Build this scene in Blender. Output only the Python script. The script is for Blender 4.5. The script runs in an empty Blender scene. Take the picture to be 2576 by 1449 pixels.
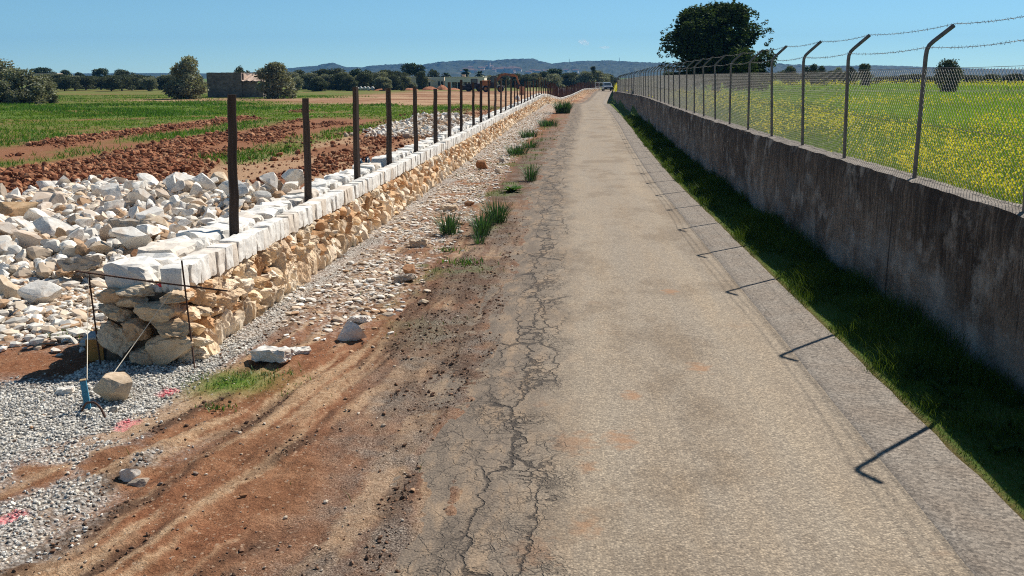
import bpy, bmesh, math, random
import numpy as np
from mathutils import Vector, Matrix, Euler

S = bpy.context.scene
COL = S.collection
R = math.radians
rng = np.random.default_rng(7)
random.seed(7)

# ------------------------------------------------------------------ camera, sky, sun, exposure
CAM_H, PITCH, YAW, FPX = 2.447, 0.2011, 0.0538, 2600.0
cam_d = bpy.data.cameras.new('camera'); cam = bpy.data.objects.new('camera', cam_d); COL.objects.link(cam)
cam_d.sensor_width = 36.0; cam_d.lens = 36.0 * FPX / 2576.0
cam_d.clip_start = 0.05; cam_d.clip_end = 30000
cam.location = (0, 0, CAM_H); cam.rotation_euler = (math.pi/2 - PITCH, 0, YAW)
S.camera = cam

SUN_AZ, SUN_EL = math.atan2(0.65, 0.775), math.atan(1/1.011)     # azimuth from +Y towards +X
W = bpy.data.worlds.new('World'); S.world = W; W.use_nodes = True
wn = W.node_tree; wn.nodes.clear()
w_out = wn.nodes.new('ShaderNodeOutputWorld'); w_bg = wn.nodes.new('ShaderNodeBackground')
w_sky = wn.nodes.new('ShaderNodeTexSky'); w_sky.sky_type = 'NISHITA'
w_sky.sun_disc = False; w_sky.sun_elevation = SUN_EL; w_sky.sun_rotation = SUN_AZ
w_sky.altitude = 0; w_sky.air_density = 0.6; w_sky.dust_density = 0.0; w_sky.ozone_density = 5.0
w_tint = wn.nodes.new('ShaderNodeMix'); w_tint.data_type = 'RGBA'; w_tint.blend_type = 'MULTIPLY'
w_tint.inputs[0].default_value = 1.0; w_tint.inputs[7].default_value = (0.93, 1.13, 1.0, 1)
wn.links.new(w_sky.outputs[0], w_tint.inputs[6]); wn.links.new(w_tint.outputs[2], w_bg.inputs[0])
w_bg.inputs[1].default_value = 0.070
wn.links.new(w_bg.outputs[0], w_out.inputs[0])

sun_d = bpy.data.lights.new('sun', 'SUN'); sun = bpy.data.objects.new('sun', sun_d); COL.objects.link(sun)
sun_d.energy = 4.6; sun_d.angle = R(0.5); sun_d.color = (1.0, 0.945, 0.86)
_v = Vector((math.sin(SUN_AZ)*math.cos(SUN_EL), math.cos(SUN_AZ)*math.cos(SUN_EL), math.sin(SUN_EL)))
sun.rotation_euler = _v.to_track_quat('Z', 'Y').to_euler(); sun.location = (30, 80, 60)
S.view_settings.view_transform = 'Standard'; S.view_settings.look = 'None'
S.view_settings.exposure = 0.5; S.view_settings.gamma = 1.0
S.render.engine = 'CYCLES'
S.cycles.use_denoising = False; S.cycles.filter_width = 1.1; S.cycles.use_adaptive_sampling = False
S.cycles.volume_bounces = 1; S.cycles.max_bounces = 6; S.cycles.diffuse_bounces = 3; S.cycles.transparent_max_bounces = 8

_F = np.array([-math.sin(YAW)*math.cos(PITCH), math.cos(YAW)*math.cos(PITCH), -math.sin(PITCH)])
_R = np.array([math.cos(YAW), math.sin(YAW), 0.0]); _U = np.cross(_R, _F)
def _ray(px, py): return _F + _R*(px-1288)/FPX - _U*(py-724.5)/FPX
def on_z(px, py, z=0.0):            # survey of the place from the photo: point at height z / at distance Y
    d = _ray(px, py); return d*((z-CAM_H)/d[2]) + np.array([0, 0, CAM_H])
def at_y(px, py, Y):
    d = _ray(px, py); return d*(Y/d[1]) + np.array([0, 0, CAM_H])

# ------------------------------------------------------------------ numpy noise
def _h(ix, iy, iz=0, s=0):
    n = (ix.astype(np.int64)*374761393 + iy.astype(np.int64)*668265263 + np.int64(s)*144665 + np.asarray(iz).astype(np.int64)*2147483647) & 0xffffffff
    n = ((n ^ (n >> 13))*1274126177) & 0xffffffff
    n = ((n ^ (n >> 16))*2246822519) & 0xffffffff
    return ((n ^ (n >> 15)) & 0xffffff)/float(0xffffff)
def vn(x, y, s=0):
    x = np.asarray(x, float); y = np.asarray(y, float)
    ix = np.floor(x); iy = np.floor(y); fx = x-ix; fy = y-iy
    fx = fx*fx*(3-2*fx); fy = fy*fy*(3-2*fy)
    a = _h(ix, iy, 0, s); b = _h(ix+1, iy, 0, s); c = _h(ix, iy+1, 0, s); d = _h(ix+1, iy+1, 0, s)
    return (a*(1-fx)+b*fx)*(1-fy) + (c*(1-fx)+d*fx)*fy
def fbm(x, y, o=4, s=0):
    r = 0; a = .5; t = 0
    for i in range(o):
        r = r + a*vn(x*2**i+17.3*i, y*2**i-9.1*i, s+i); t += a; a *= .5
    return r/t
def vn3(p, s=0):
    ip = np.floor(p); f = p-ip; f = f*f*(3-2*f); r = 0
    for dx in (0, 1):
        for dy in (0, 1):
            for dz in (0, 1):
                w = (f[:, 0] if dx else 1-f[:, 0])*(f[:, 1] if dy else 1-f[:, 1])*(f[:, 2] if dz else 1-f[:, 2])
                r = r + w*_h(ip[:, 0]+dx, ip[:, 1]+dy, ip[:, 2]+dz, s)
    return r
def sst(a, b, x):
    t = np.clip((np.asarray(x, float)-a)/(b-a), 0, 1); return t*t*(3-2*t)
def band(a, b, w, x): return sst(a-w, a+w, x)*(1-sst(b-w, b+w, x))
def smooth_interp(x, xs, ys):
    x = np.asarray(x, float); r = 0
    for k in (-1.5, -.75, 0, .75, 1.5): r = r + np.interp(x + k*(1+np.abs(x)*.02), xs, ys)
    return r/5

# ------------------------------------------------------------------ mesh building
class Geo:
    def __init__(s): s.v = []; s.f = {}; s.c = []; s.n = 0; s.has_c = False; s.mi = {}
    def add(s, v, f, c=None, mi=0):
        v = np.asarray(v, float).reshape(-1, 3)
        if not isinstance(f, np.ndarray):
            by = {}
            for q in f: by.setdefault(len(q), []).append(q)
            fs = [np.array(x, int) for x in by.values()]
        else: fs = [f]
        for q in fs:
            s.f.setdefault(q.shape[1], []).append(q + s.n); s.mi.setdefault(q.shape[1], []).append(np.full(len(q), mi))
        if c is None: c = np.ones((len(v), 4))
        else:
            s.has_c = True; c = np.asarray(c, float)
            if c.ndim == 1: c = np.tile(c, (len(v), 1))
            if c.shape[1] == 3: c = np.hstack([c, np.ones((len(c), 1))])
        s.v.append(v); s.c.append(c); s.n += len(v); return s
    def mesh(s, name, smooth=False):
        me = bpy.data.meshes.new(name)
        v = np.concatenate(s.v); me.vertices.add(len(v)); me.vertices.foreach_set('co', v.ravel().astype(np.float32))
        loops = []; starts = []; mis = []; off = 0
        for k, fl in s.f.items():
            q = np.concatenate(fl); loops.append(q.ravel()); starts.append(off + np.arange(len(q))*k); off += q.size; mis.append(np.concatenate(s.mi[k]))
        loops = np.concatenate(loops); starts = np.concatenate(starts); mis = np.concatenate(mis)
        me.loops.add(len(loops)); me.loops.foreach_set('vertex_index', loops.astype(np.int32))
        me.polygons.add(len(starts)); me.polygons.foreach_set('loop_start', starts.astype(np.int32))
        me.polygons.foreach_set('material_index', mis.astype(np.int32))
        me.polygons.foreach_set('use_smooth', np.full(len(starts), bool(smooth)))
        me.update(calc_edges=True)
        if s.has_c:
            a = me.color_attributes.new('tint', 'FLOAT_COLOR', 'POINT'); a.data.foreach_set('color', np.concatenate(s.c).ravel().astype(np.float32))
        return me
    def build(s, name, mats, parent=None, smooth=False):
        me = s.mesh(name, smooth)
        for m in (mats if isinstance(mats, (list, tuple)) else [mats]): me.materials.append(m)
        o = bpy.data.objects.new(name, me); COL.objects.link(o)
        if parent is not None: o.parent = parent
        return o
def tag(o, label=None, cat=None, group=None, kind=None):
    if label: o['label'] = label
    if cat: o['category'] = cat
    if group: o['group'] = group
    if kind: o['kind'] = kind
    return o
def empty(name, loc, rz=0.0):
    o = bpy.data.objects.new(name, None); COL.objects.link(o); o.location = loc; o.rotation_euler = (0, 0, rz)
    o.empty_display_size = .3; return o
def dup(o, parent=None):
    c = o.copy(); COL.objects.link(c); c.parent = parent
    for ch in list(o.children): dup(ch, c)
    return c

BOXF = [(0,3,2,1),(4,5,6,7),(0,1,5,4),(1,2,6,5),(2,3,7,6),(3,0,4,7)]
def box(g, lo, hi, c=None, rz=0.0, org=None, mi=0, M=None):
    x0, y0, z0 = lo; x1, y1, z1 = hi
    v = np.array([(x0,y0,z0),(x1,y0,z0),(x1,y1,z0),(x0,y1,z0),(x0,y0,z1),(x1,y0,z1),(x1,y1,z1),(x0,y1,z1)], float)
    if rz:
        ca, sa = math.cos(rz), math.sin(rz); o = np.array(org if org is not None else (0,0,0))
        w = v-o; v = np.stack([w[:,0]*ca-w[:,1]*sa, w[:,0]*sa+w[:,1]*ca, w[:,2]], -1)+o
    if M is not None: v = v @ np.array(M.to_3x3()).T + np.array(M.translation)
    g.add(v, BOXF, c, mi); return g
def bbox_bev(g, lo, hi, b=.02, c=None, mi=0):       # a box with chamfered edges
    bm = bmesh.new(); bmesh.ops.create_cube(bm, size=1)
    lo = Vector(lo); hi = Vector(hi)
    for v in bm.verts: v.co = Vector([(lo[i]+hi[i])/2 + v.co[i]*(hi[i]-lo[i]) for i in range(3)])
    bmesh.ops.bevel(bm, geom=bm.edges[:], offset=b, segments=2, affect='EDGES', profile=.6)
    bm.verts.index_update(); g.add([v.co[:] for v in bm.verts], [[v.index for v in f.verts] for f in bm.faces], c, mi); bm.free(); return g
def tube(g, pts, rad, sides=6, c=None, cap=True, mi=0):
    P = np.asarray(pts, float); n = len(P); rad = np.broadcast_to(np.asarray(rad, float), (n,))
    T = np.gradient(P, axis=0); T /= np.linalg.norm(T, axis=1)[:, None]+1e-12
    up = np.array([0, 0, 1.0]) if abs(T[0, 2]) < .9 else np.array([1.0, 0, 0])
    A = np.cross(T, up); A /= np.linalg.norm(A, axis=1)[:, None]+1e-12; B = np.cross(T, A)
    a = np.arange(sides)*2*math.pi/sides
    v = P[:, None, :] + rad[:, None, None]*(A[:, None, :]*np.cos(a)[None, :, None] + B[:, None, :]*np.sin(a)[None, :, None])
    i = np.arange(n-1)[:, None]*sides; k = np.arange(sides)[None, :]; k2 = (k+1) % sides
    f = np.stack([i+k, i+k2, i+sides+k2, i+sides+k], -1).reshape(-1, 4)
    faces = [tuple(q) for q in f] if cap else f
    if cap: faces += [tuple(range(sides)), tuple(range((n-1)*sides, n*sides))[::-1]]
    g.add(v.reshape(-1, 3), faces, c, mi); return g
def grid_faces(nu, nv):
    i = np.arange(nu-1)[:, None]*nv; j = np.arange(nv-1)[None, :]
    return np.stack([i+j, i+nv+j, i+nv+j+1, i+j+1], -1).reshape(-1, 4)

# ------------------------------------------------------------------ materials
class NT:
    def __init__(s, name):
        s.m = bpy.data.materials.new(name); s.m.use_nodes = True; s.t = s.m.node_tree; s.t.nodes.clear()
        s.out = s.n('ShaderNodeOutputMaterial'); s.b = s.n('ShaderNodeBsdfPrincipled'); s.l(s.b.outputs[0], s.out.inputs[0])
        s.b.inputs['Roughness'].default_value = .9; s.b.inputs['Specular IOR Level'].default_value = .2
    def n(s, t, **k):
        x = s.t.nodes.new(t)
        for a, b in k.items(): setattr(x, a, b)
        return x
    def l(s, a, b): s.t.links.new(a, b)
    def set(s, sock, v):
        if hasattr(v, 'is_output'): s.l(v, sock)
        else:
            if isinstance(v, (tuple, list)) and len(v) == 3 and sock.type == 'RGBA': v = (*v, 1)
            sock.default_value = v
    def coord(s, which='Object'): return s.n('ShaderNodeTexCoord').outputs[which]
    def mapping(s, vec, scale=(1,1,1), rot=(0,0,0), loc=(0,0,0)):
        x = s.n('ShaderNodeMapping'); s.l(vec, x.inputs[0]); x.inputs['Scale'].default_value = scale; x.inputs['Rotation'].default_value = rot; x.inputs['Location'].default_value = loc
        return x.outputs[0]
    def noise(s, vec, scale, detail=4, rough=.55, dist=0, out=0):
        x = s.n('ShaderNodeTexNoise'); s.l(vec, x.inputs['Vector']); x.inputs['Scale'].default_value = scale; x.inputs['Detail'].default_value = detail
        x.inputs['Roughness'].default_value = rough; x.inputs['Distortion'].default_value = dist; return x.outputs[out]
    def vor(s, vec, scale, feature='F1', out='Distance', rand=1.0):
        x = s.n('ShaderNodeTexVoronoi', feature=feature); s.l(vec, x.inputs['Vector']); x.inputs['Scale'].default_value = scale; x.inputs['Randomness'].default_value = rand; return x.outputs[out]
    def ramp(s, f, stops, interp='LINEAR'):
        x = s.n('ShaderNodeValToRGB'); s.set(x.inputs[0], f); e = x.color_ramp.elements; x.color_ramp.interpolation = interp
        while len(e) < len(stops): e.new(.5)
        for k, (p, c) in enumerate(stops):
            e[k].position = p; e[k].color = (c, c, c, 1) if isinstance(c, (int, float)) else (*c[:3], 1)
        return x.outputs[0]
    def mix(s, f, a, b, mode='MIX'):
        x = s.n('ShaderNodeMix', data_type='RGBA', blend_type=mode); x.clamp_factor = True
        s.set(x.inputs[0], f); s.set(x.inputs[6], a); s.set(x.inputs[7], b); return x.outputs[2]
    def math(s, op, a, b=0.0, c=None):
        x = s.n('ShaderNodeMath', operation=op); s.set(x.inputs[0], a); s.set(x.inputs[1], b)
        if c is not None: s.set(x.inputs[2], c)
        return x.outputs[0]
    def attr(s, name):
        x = s.n('ShaderNodeAttribute'); x.attribute_name = name; return x
    def sep(s, v):
        x = s.n('ShaderNodeSeparateXYZ'); s.l(v, x.inputs[0]); return x.outputs
    def bump(s, h, strength=.5, dist=.02, normal=None):
        x = s.n('ShaderNodeBump'); s.set(x.inputs['Height'], h); x.inputs['Strength'].default_value = strength; x.inputs['Distance'].default_value = dist
        if normal is not None: s.l(normal, x.inputs['Normal'])
        return x.outputs[0]
    def color(s, c): s.set(s.b.inputs['Base Color'], c)
    def normal(s, n): s.l(n, s.b.inputs['Normal'])
def simple(name, c, rough=.7, spec=.3, metal=0, var=.25, scale=8):
    t = NT(name); v = t.coord()
    n = t.noise(v, scale, 5); c = np.array(c)
    t.color(t.ramp(n, [(.3, tuple(c*(1-var))), (.7, tuple(np.minimum(c*(1+var), 1)))]))
    t.b.inputs['Roughness'].default_value = rough; t.b.inputs['Specular IOR Level'].default_value = spec; t.b.inputs['Metallic'].default_value = metal
    t.normal(t.bump(t.noise(v, scale*4, 4), .25, .01)); return t.m
def leafy(name, ca, cb, trans=.35, var_scale=.6, gloss=.25, rough=.5):
    t = NT(name); v = t.coord('Object'); tn = t.attr('tint')
    c = t.mix(t.noise(v, var_scale, 3), ca, cb); c = t.mix(1.0, c, tn.outputs['Color'], 'MULTIPLY')
    d = t.n('ShaderNodeBsdfDiffuse'); t.l(c, d.inputs[0]); tr = t.n('ShaderNodeBsdfTranslucent'); t.l(t.mix(1.0, c, (1.25, 1.2, .55), 'MULTIPLY'), tr.inputs[0])
    g = t.n('ShaderNodeBsdfGlossy'); g.inputs['Roughness'].default_value = rough; g.inputs[0].default_value = (.6, .65, .6, 1)
    m1 = t.n('ShaderNodeMixShader'); m1.inputs[0].default_value = trans; t.l(d.outputs[0], m1.inputs[1]); t.l(tr.outputs[0], m1.inputs[2])
    m2 = t.n('ShaderNodeMixShader'); m2.inputs[0].default_value = gloss*.25; t.l(m1.outputs[0], m2.inputs[1]); t.l(g.outputs[0], m2.inputs[2])
    t.t.nodes.remove(t.b); t.l(m2.outputs[0], t.out.inputs[0]); return t.m

# ------------------------------------------------------------------ lie of the land
def s_road(Y): return smooth_interp(Y, [0, 25, 33, 42, 52, 64, 76, 95, 110, 150, 190, 208, 225, 300], [0, 0, .12, .30, .55, .78, .95, 1.15, 1.4, 2.9, 5.0, 6.0, 7.2, 13])
def z_road(Y): return smooth_interp(Y, [0, 60, 80, 97, 115, 145, 165, 190, 208, 225, 260, 400], [0, 0, .02, .06, -.4, -.9, -.85, -.42, -.17, -.1, -.8, -1])
LW = [(1343, 250, 76), (1372, 234, 88), (1399, 243, 104), (1413, 246.6, 120), (1440, 238, 150), (1472, 222.6, 190), (1514, 221, 225)]
_lw = np.array([at_y(*p) for p in LW])
LWY = np.concatenate([[0, 8.5, 20, 40, 60], _lw[:, 1]])
LWX = np.concatenate([-3.28+.0043*(np.array([0, 8.5, 20, 40, 60])-8.5), _lw[:, 0]])
LWZ = np.concatenate([[.02, 0, -.04, -.10, -.13], _lw[:, 2]-.85])
WALL_H = .85
def lwx(Y): return smooth_interp(Y, LWY, LWX)            # front face of the stone wall, at its coping
def lwz(Y): return smooth_interp(Y, LWY, LWZ)
def rwx(Y): return 3.53 + s_road(Y)*.95                   # road face of the concrete wall
def rwt(Y): return smooth_interp(Y, [0, 60, 92, 111, 150, 230], [1.39, 1.39, 1.16, 1.0, .35, 1.2])
ROAD_L, ROAD_R = -.75, 2.56
def ground_z(X, Y, fine=True):
    X = np.asarray(X, float); Y = np.asarray(Y, float)
    zr = z_road(Y); zl = lwz(Y); xl = lwx(Y); sr = s_road(Y)
    u = X - sr
    t = sst(0, 1, (u-(-1.3))/np.minimum(xl+.4-sr+1.3, -.2))       # 0 at road edge, 1 at wall foot
    z = zr*(1-t) + zl*t
    fld = .12*(fbm(X*.12, Y*.12, 3, 5)-.5) * sst(-4, -9, X-xl)
    t2 = sst(-.9, -8, X-xl)
    zf = np.where(Y > 60, zl*(1-sst(0, 14, -(X-xl))), zl)
    z = np.where(X < xl-.9, zf*(1-t2) + (0*zl+.0)*t2 + fld, z)
    # road bed below the road sheet, verge under the concrete wall, raised field beyond
    bed = band(ROAD_L+.18, ROAD_R-.02, .1, u)
    z = z - .07*bed
    z = z + .015*sst(ROAD_R-.05, ROAD_R+.2, u)*(1-sst(3.6, 3.7, u))
    xr = rwx(Y)
    z = np.where(X > xr+.12, np.where(Y < 320, np.maximum(rwt(Y)-.27, -.2) + (.0+.1*(fbm(X*.2, Y*.2, 3, 9)-.5)) , z + 1.0), z)
    z = np.where((Y > 115) & (X > xr+.12), 1.1*sst(0, 8, X-xr) + np.maximum(rwt(Y)-.27, -.2)*(1-sst(0, 8, X-xr)), z)
    if fine:
        edge = 1-sst(-.35, .05, u)
        lf = np.where(X < xr, 1, .5)*edge
        k = np.clip((Y-2)/10, .5, 1)
        z = z + lf*(.05*(fbm(X*1.3, Y*.9, 4, 21)-.5) + .030*(fbm(X*7, Y*6, 3, 31)-.5) + .016*(vn(X*26, Y*24, 41)-.5))
        # ruts where lorries cut in from the left
        w = track_w(X, Y)
        z = z + lf*band(-3.2, -.5, .35, u)*(1-sst(11, 17, Y))*(.05*(fbm(w*9, Y*.35, 3, 77)-.5) + .03*(vn(w*26, Y*1.2, 79)-.5))
        # clods turned up in two rows across the field
        red = clod_mask(X, Y)
        z = z + red*(.20*fbm(X*.9, Y*.9, 4, 51) + .12*(fbm(X*3.5, Y*3.5, 3, 61)-.4))
    return z
def track_w(X, Y): return (X+.55-s_road(Y))/(1+1.5*np.exp(-(Y-4.2)/3.2)) + .16*(fbm(X*1.1, Y*.8, 3, 91)-.5) + .05*(fbm(X*4, Y*3, 3, 93)-.5)
def clod_mask(X, Y):
    xx = X + 1.2*(fbm(X*.05, Y*.07, 3, 71)-.5)*2
    a = band(-15.0, -11.9+1.9*(1-sst(24, 32, Y)), .9, xx)*band(15, 64, 5, Y)*sst(.40, .60, fbm(X*.5, Y*.35, 4, 72)+.25*(1-sst(24, 34, Y)))
    b = .8*band(-19.8, -18.4, .5, xx)*band(28, 75, 5, Y)*sst(.42, .6, fbm(X*.25, Y*.15, 3, 73))
    c = band(-8.0, -6.8, .3, xx)*band(26, 80, 5, Y)*sst(.4, .6, fbm(X*.3, Y*.15, 3, 74))*.45
    return np.clip(a+b+c, 0, 1)
def zone_masks(X, Y):
    """gravel, chips, grass, (red soil) | dark, dry, paint, crumbs"""
    u = X - s_road(Y); xl = lwx(Y); n1 = fbm(X*.9, Y*.9, 4, 101); n2 = fbm(X*3, Y*3, 4, 111); n3 = fbm(X*.22, Y*.16, 4, 121)
    front = X > xl-.2
    # grey bedding gravel round the wall's near end
    d = X - np.interp(Y, [5, 6, 6.8, 7.6, 8.4, 9.5], [-4.2, -3.55, -3.14, -3.03, -2.9, -2.85])
    gr = band(4.9, 9.6, .5, Y+.9*(n1-.5))*(1-sst(-.12, .15, d+.7*(n1-.5)))*(1-sst(7.6, 8.3, Y+.8*(n1-.5))*(X < -4.15))*sst(-5.6, -4.9, X+.9*(n1-.5))
    gr = np.maximum(gr, .75*band(4.6, 6.6, .4, Y)*(1-sst(-2.85, -2.45, X+.9*(n1-.5)))*sst(.38, .62, n2+.15*(n1-.5)))
    gr = np.maximum(gr, band(-.35, .10, .1, X-xl-.3+.3*(n1-.5))*band(8, 120, 2, Y)*(.5+.5*n2)*front)
    gr = np.clip(gr, 0, 1)
    # limestone chips on the verge and beside the heap
    ch = band(.30, 1.45, .3, X-xl+.8*(n1-.5))*sst(8.8, 12, Y)*(1-sst(90, 120, Y))*sst(.40, .60, n1*.5+n2*.35+.3*(n3-.5)+.12+.10*sst(15, 30, Y))*front
    ch2 = (~front)*band(-9, -4.15, .5, X+.8*(n1-.5))*band(9.3, 13.5, .6, Y+.8*(n1-.5))
    ch3 = (~front)*band(-2.3, -.9, .4, X-xl+.6*(n1-.5))*sst(12, 16, Y)*(1-sst(70, 90, Y))*.6*sst(.4, .6, n2)
    ch = np.clip(ch + ch2 + ch3, 0, 1)
    # grass
    g = (1-front)*(.85*sst(-19.6, -22, X+3*(n3-.5)) + .75*band(-17.8, -15.6, .6, X+2*(n3-.5))*sst(.3, .55, n3+.1)
         + .7*band(-11.2, -9.2, .5, X+1.6*(n3-.5))*sst(20, 26, Y)*sst(.42, .6, fbm(X*.5, Y*.12, 3, 131))
         + .55*band(-9.3, -5.0, 1.2, X)*sst(58, 66, Y)*sst(.35, .6, fbm(X*.3, Y*.1, 3, 133)) + .9*band(64, 94, 4, Y+6*(n3-.5))*sst(-6.5, -9, X))
    g = g*(1-clod_mask(X, Y))
    far_soil = band(96, 205, 10, Y+18*(n3-.5))*sst(-34, -24, X+8*(n3-.5)) + band(108, 122, 3, Y+6*(n3-.5))*sst(-52, -44, X)*.8
    g = g*(1-np.clip(far_soil, 0, 1)); g = np.where((Y > 190) & (X < xl), np.maximum(g, .75), g); g = np.where(Y > 240, 1, g)
    g = np.clip(g, 0, 1)*sst(.25, .58, n2*.45+n3*.35+.3*fbm(X*.5, Y*.35, 3, 135))
    gv = front*(u < 0)*(.45*band(-1.9, -.9, .3, u+.8*(n1-.5))*band(11, 75, 3, Y)*sst(.52, .68, n1)*sst(.4, .6, n2) + .9*np.exp(-(((X+2.72)/.33)**2+((Y-8.0)/.35)**2))*1.2)
    g = np.maximum(g, np.clip(gv, 0, 1))
    g = np.maximum(g, sst(ROAD_R-.03, ROAD_R+.08, u)*(1-sst(3.7, 3.8, X-s_road(Y)))*.95)
    g = np.where(X > rwx(Y)+.1, 1, g)
    # tones of the bare soil
    w = track_w(X, Y)
    st = fbm(w*16, Y*.5, 4, 141); near = band(-3.4, -.3, .3, u)*(1-sst(14, 24, Y))*front
    dark = .9*front*band(-1.25, -.6, .15, u+.5*(n1-.5))*(1-sst(9, 12, Y))*sst(.42, .58, fbm(X*2.2, Y*1.0, 4, 157)) + near*sst(.52, .70, fbm(w*10, Y*.7, 4, 151)) + front*band(-1.6, -.75, .25, u+.5*(n1-.5))*sst(7.5, 10, Y)*(1-sst(40, 60, Y))*1.0*sst(.25, .55, n1)
    dark = dark + clod_mask(X, Y)*sst(.45, .65, n1)*.8
    dry = near*sst(.46, .62, st)*sst(-.1, -.6, u)*.95 + (~front)*band(-10.5, -4.6, 1, X)*sst(.4, .6, fbm(X*1.1, Y*.25, 4, 161))*.8 + np.clip(far_soil, 0, 1)*sst(.4, .6, fbm(X*.12, Y*.4, 3, 163))
    crumbs = front*band(-1.5, -.45, .3, u+.5*(n1-.5))*(.45+.55*sst(.4, .6, n2))
    pk = 0*X
    for (px, py, a, b, r) in PAINT:
        c, s_ = math.cos(r), math.sin(r); dx = X-px; dy = Y-py; e = (((dx*c+dy*s_)/a)**4 + ((-dx*s_+dy*c)/b)**4)
        pk = np.maximum(pk, (1-sst(.5, 1.3, e+1.2*(vn(X*45, Y*45, 171)-.5))))
    redish = np.clip(clod_mask(X, Y) + .45*(~front)*(Y < 100) + front*band(-2.7, -1.6, .3, u+.6*(n1-.5))*.5*sst(.4, .6, n1), 0, 1)
    return (np.stack([np.clip(gr, 0, 1), ch, g, redish], -1), np.stack([np.clip(dark, 0, 1), np.clip(dry, 0, 1), pk, np.clip(crumbs, 0, 1)], -1))
PAINT = []
for p, q, w_ in (((402, 996), (442, 976), .07), ((296, 1082), (338, 1056), .07), ((-10, 1318), (68, 1294), .07)):
    a_, b_ = on_z(*p), on_z(*q); m_ = (a_+b_)/2; d_ = b_-a_
    PAINT.append((m_[0], m_[1], np.linalg.norm(d_[:2])/2, w_, math.atan2(d_[1], d_[0])))

# ------------------------------------------------------------------ ground sheet
def ground_material():
    t = NT('soil_and_grass'); v = t.coord('Object'); A = t.attr('zone_a'); B = t.attr('zone_b')
    ar, ag, ab = t.sep(A.outputs['Color'])[:3]; aa = A.outputs['Alpha']
    dr, dg, db = t.sep(B.outputs['Color'])[:3]; ba = B.outputs['Alpha']
    n_f = t.noise(v, 28, 5, .65); n_m = t.noise(v, 3.2, 5, .6); n_vf = t.noise(v, 95, 3, .7); n_l = t.noise(v, .6, 4)
    soil = t.ramp(t.math('ADD', t.math('MULTIPLY', n_m, .6), t.math('MULTIPLY', n_f, .4)), [(.32, (.125, .052, .026)), (.5, (.24, .115, .060)), (.66, (.35, .195, .110))])
    soil = t.mix(aa, soil, t.ramp(n_f, [(.3, (.15, .052, .025)), (.7, (.33, .145, .075))]))
    soil = t.mix(t.math('MULTIPLY', dg, .9), soil, t.ramp(n_f, [(.3, (.27, .155, .083)), (.5, (.42, .275, .165)), (.7, (.54, .39, .25))]))
    soil = t.mix(t.math('MULTIPLY', dr, .85), soil, t.ramp(n_f, [(.3, (.045, .028, .020)), (.75, (.14, .080, .05))]))
    # little stones pressed in the soil
    vc = t.n('ShaderNodeTexVoronoi'); t.l(v, vc.inputs['Vector']); vc.inputs['Scale'].default_value = 42
    spk = t.math('GREATER_THAN', t.sep(vc.outputs['Color'])[0], .90); spk = t.math('MULTIPLY', spk, t.math('LESS_THAN', vc.outputs['Distance'], .42))
    soil = t.mix(t.math('MULTIPLY', spk, .5), soil, (.46, .34, .235))
    cr = t.ramp(n_vf, [(.35, (.050, .044, .040)), (.5, (.165, .135, .112)), (.68, (.40, .335, .27))])
    soil = t.mix(t.math('MULTIPLY', ba, t.ramp(n_m, [(.35, .35), (.65, .95)])), soil, cr)
    # gravel
    vg = t.n('ShaderNodeTexVoronoi'); t.l(v, vg.inputs['Vector']); vg.inputs['Scale'].default_value = 36
    gc = t.ramp(t.sep(vg.outputs['Color'])[1], [(.0, (.38, .37, .345)), (.4, (.58, .57, .53)), (.8, (.72, .70, .65)), (1, (.78, .74, .66))])
    gc = t.mix(t.ramp(vg.outputs['Distance'], [(.35, 0), (.62, .75)]), gc, (.10, .085, .07))
    soil = t.mix(.75, soil, t.mix(1.0, soil, t.ramp(n_vf, [(.32, .45), (.5, 1.0), (.68, 1.5)]), 'MULTIPLY'))
    c = t.mix(ar, soil, gc)
    # chips
    vp = t.n('ShaderNodeTexVoronoi'); t.l(t.mapping(v, (1, .8, 1)), vp.inputs['Vector']); vp.inputs['Scale'].default_value = 19
    pc = t.ramp(t.sep(vp.outputs['Color'])[1], [(0, (.36, .24, .15)), (.3, (.50, .40, .30)), (.6, (.66, .60, .52)), (1, (.78, .74, .67))])
    pc = t.mix(t.ramp(vp.outputs['Distance'], [(.4, 0), (.66, .8)]), pc, (.16, .095, .06))
    c = t.mix(t.math('MULTIPLY', ag, t.ramp(n_f, [(.3, .55), (.6, 1)])), c, pc)
    # grass
    gg = t.ramp(t.noise(v, 1.1, 5, .65), [(.28, (.045, .095, .014)), (.45, (.085, .165, .020)), (.6, (.125, .205, .030)), (.78, (.19, .235, .05))])
    gg = t.mix(t.ramp(n_l, [(.4, 0), (.7, .5)]), gg, (.055, .115, .045))
    gm = t.math('MULTIPLY', ab, t.ramp(n_f, [(.28, .5), (.55, 1)]))
    c = t.mix(gm, c, gg)
    c = t.mix(t.math('MULTIPLY', db, t.ramp(n_vf, [(.44, .05), (.56, .85)])), c, (.85, .24, .26))
    t.color(c); t.b.inputs['Roughness'].default_value = .97; t.b.inputs['Specular IOR Level'].default_value = .08
    hgt = t.math('ADD', t.math('MULTIPLY', n_f, .6), t.math('MULTIPLY', n_vf, .35))
    hgt = t.math('SUBTRACT', hgt, t.math('MULTIPLY', vg.outputs['Distance'], t.math('MULTIPLY', ar, .9)))
    hgt = t.math('SUBTRACT', hgt, t.math('MULTIPLY', vp.outputs['Distance'], t.math('MULTIPLY', ag, 1.2)))
    t.normal(t.bump(hgt, .8, .035)); return t.m
def _axis(parts):
    out = []
    for a, b, n in parts: out.append(np.linspace(a, b, n, endpoint=False))
    return np.concatenate(out + [[parts[-1][1]]])
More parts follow.
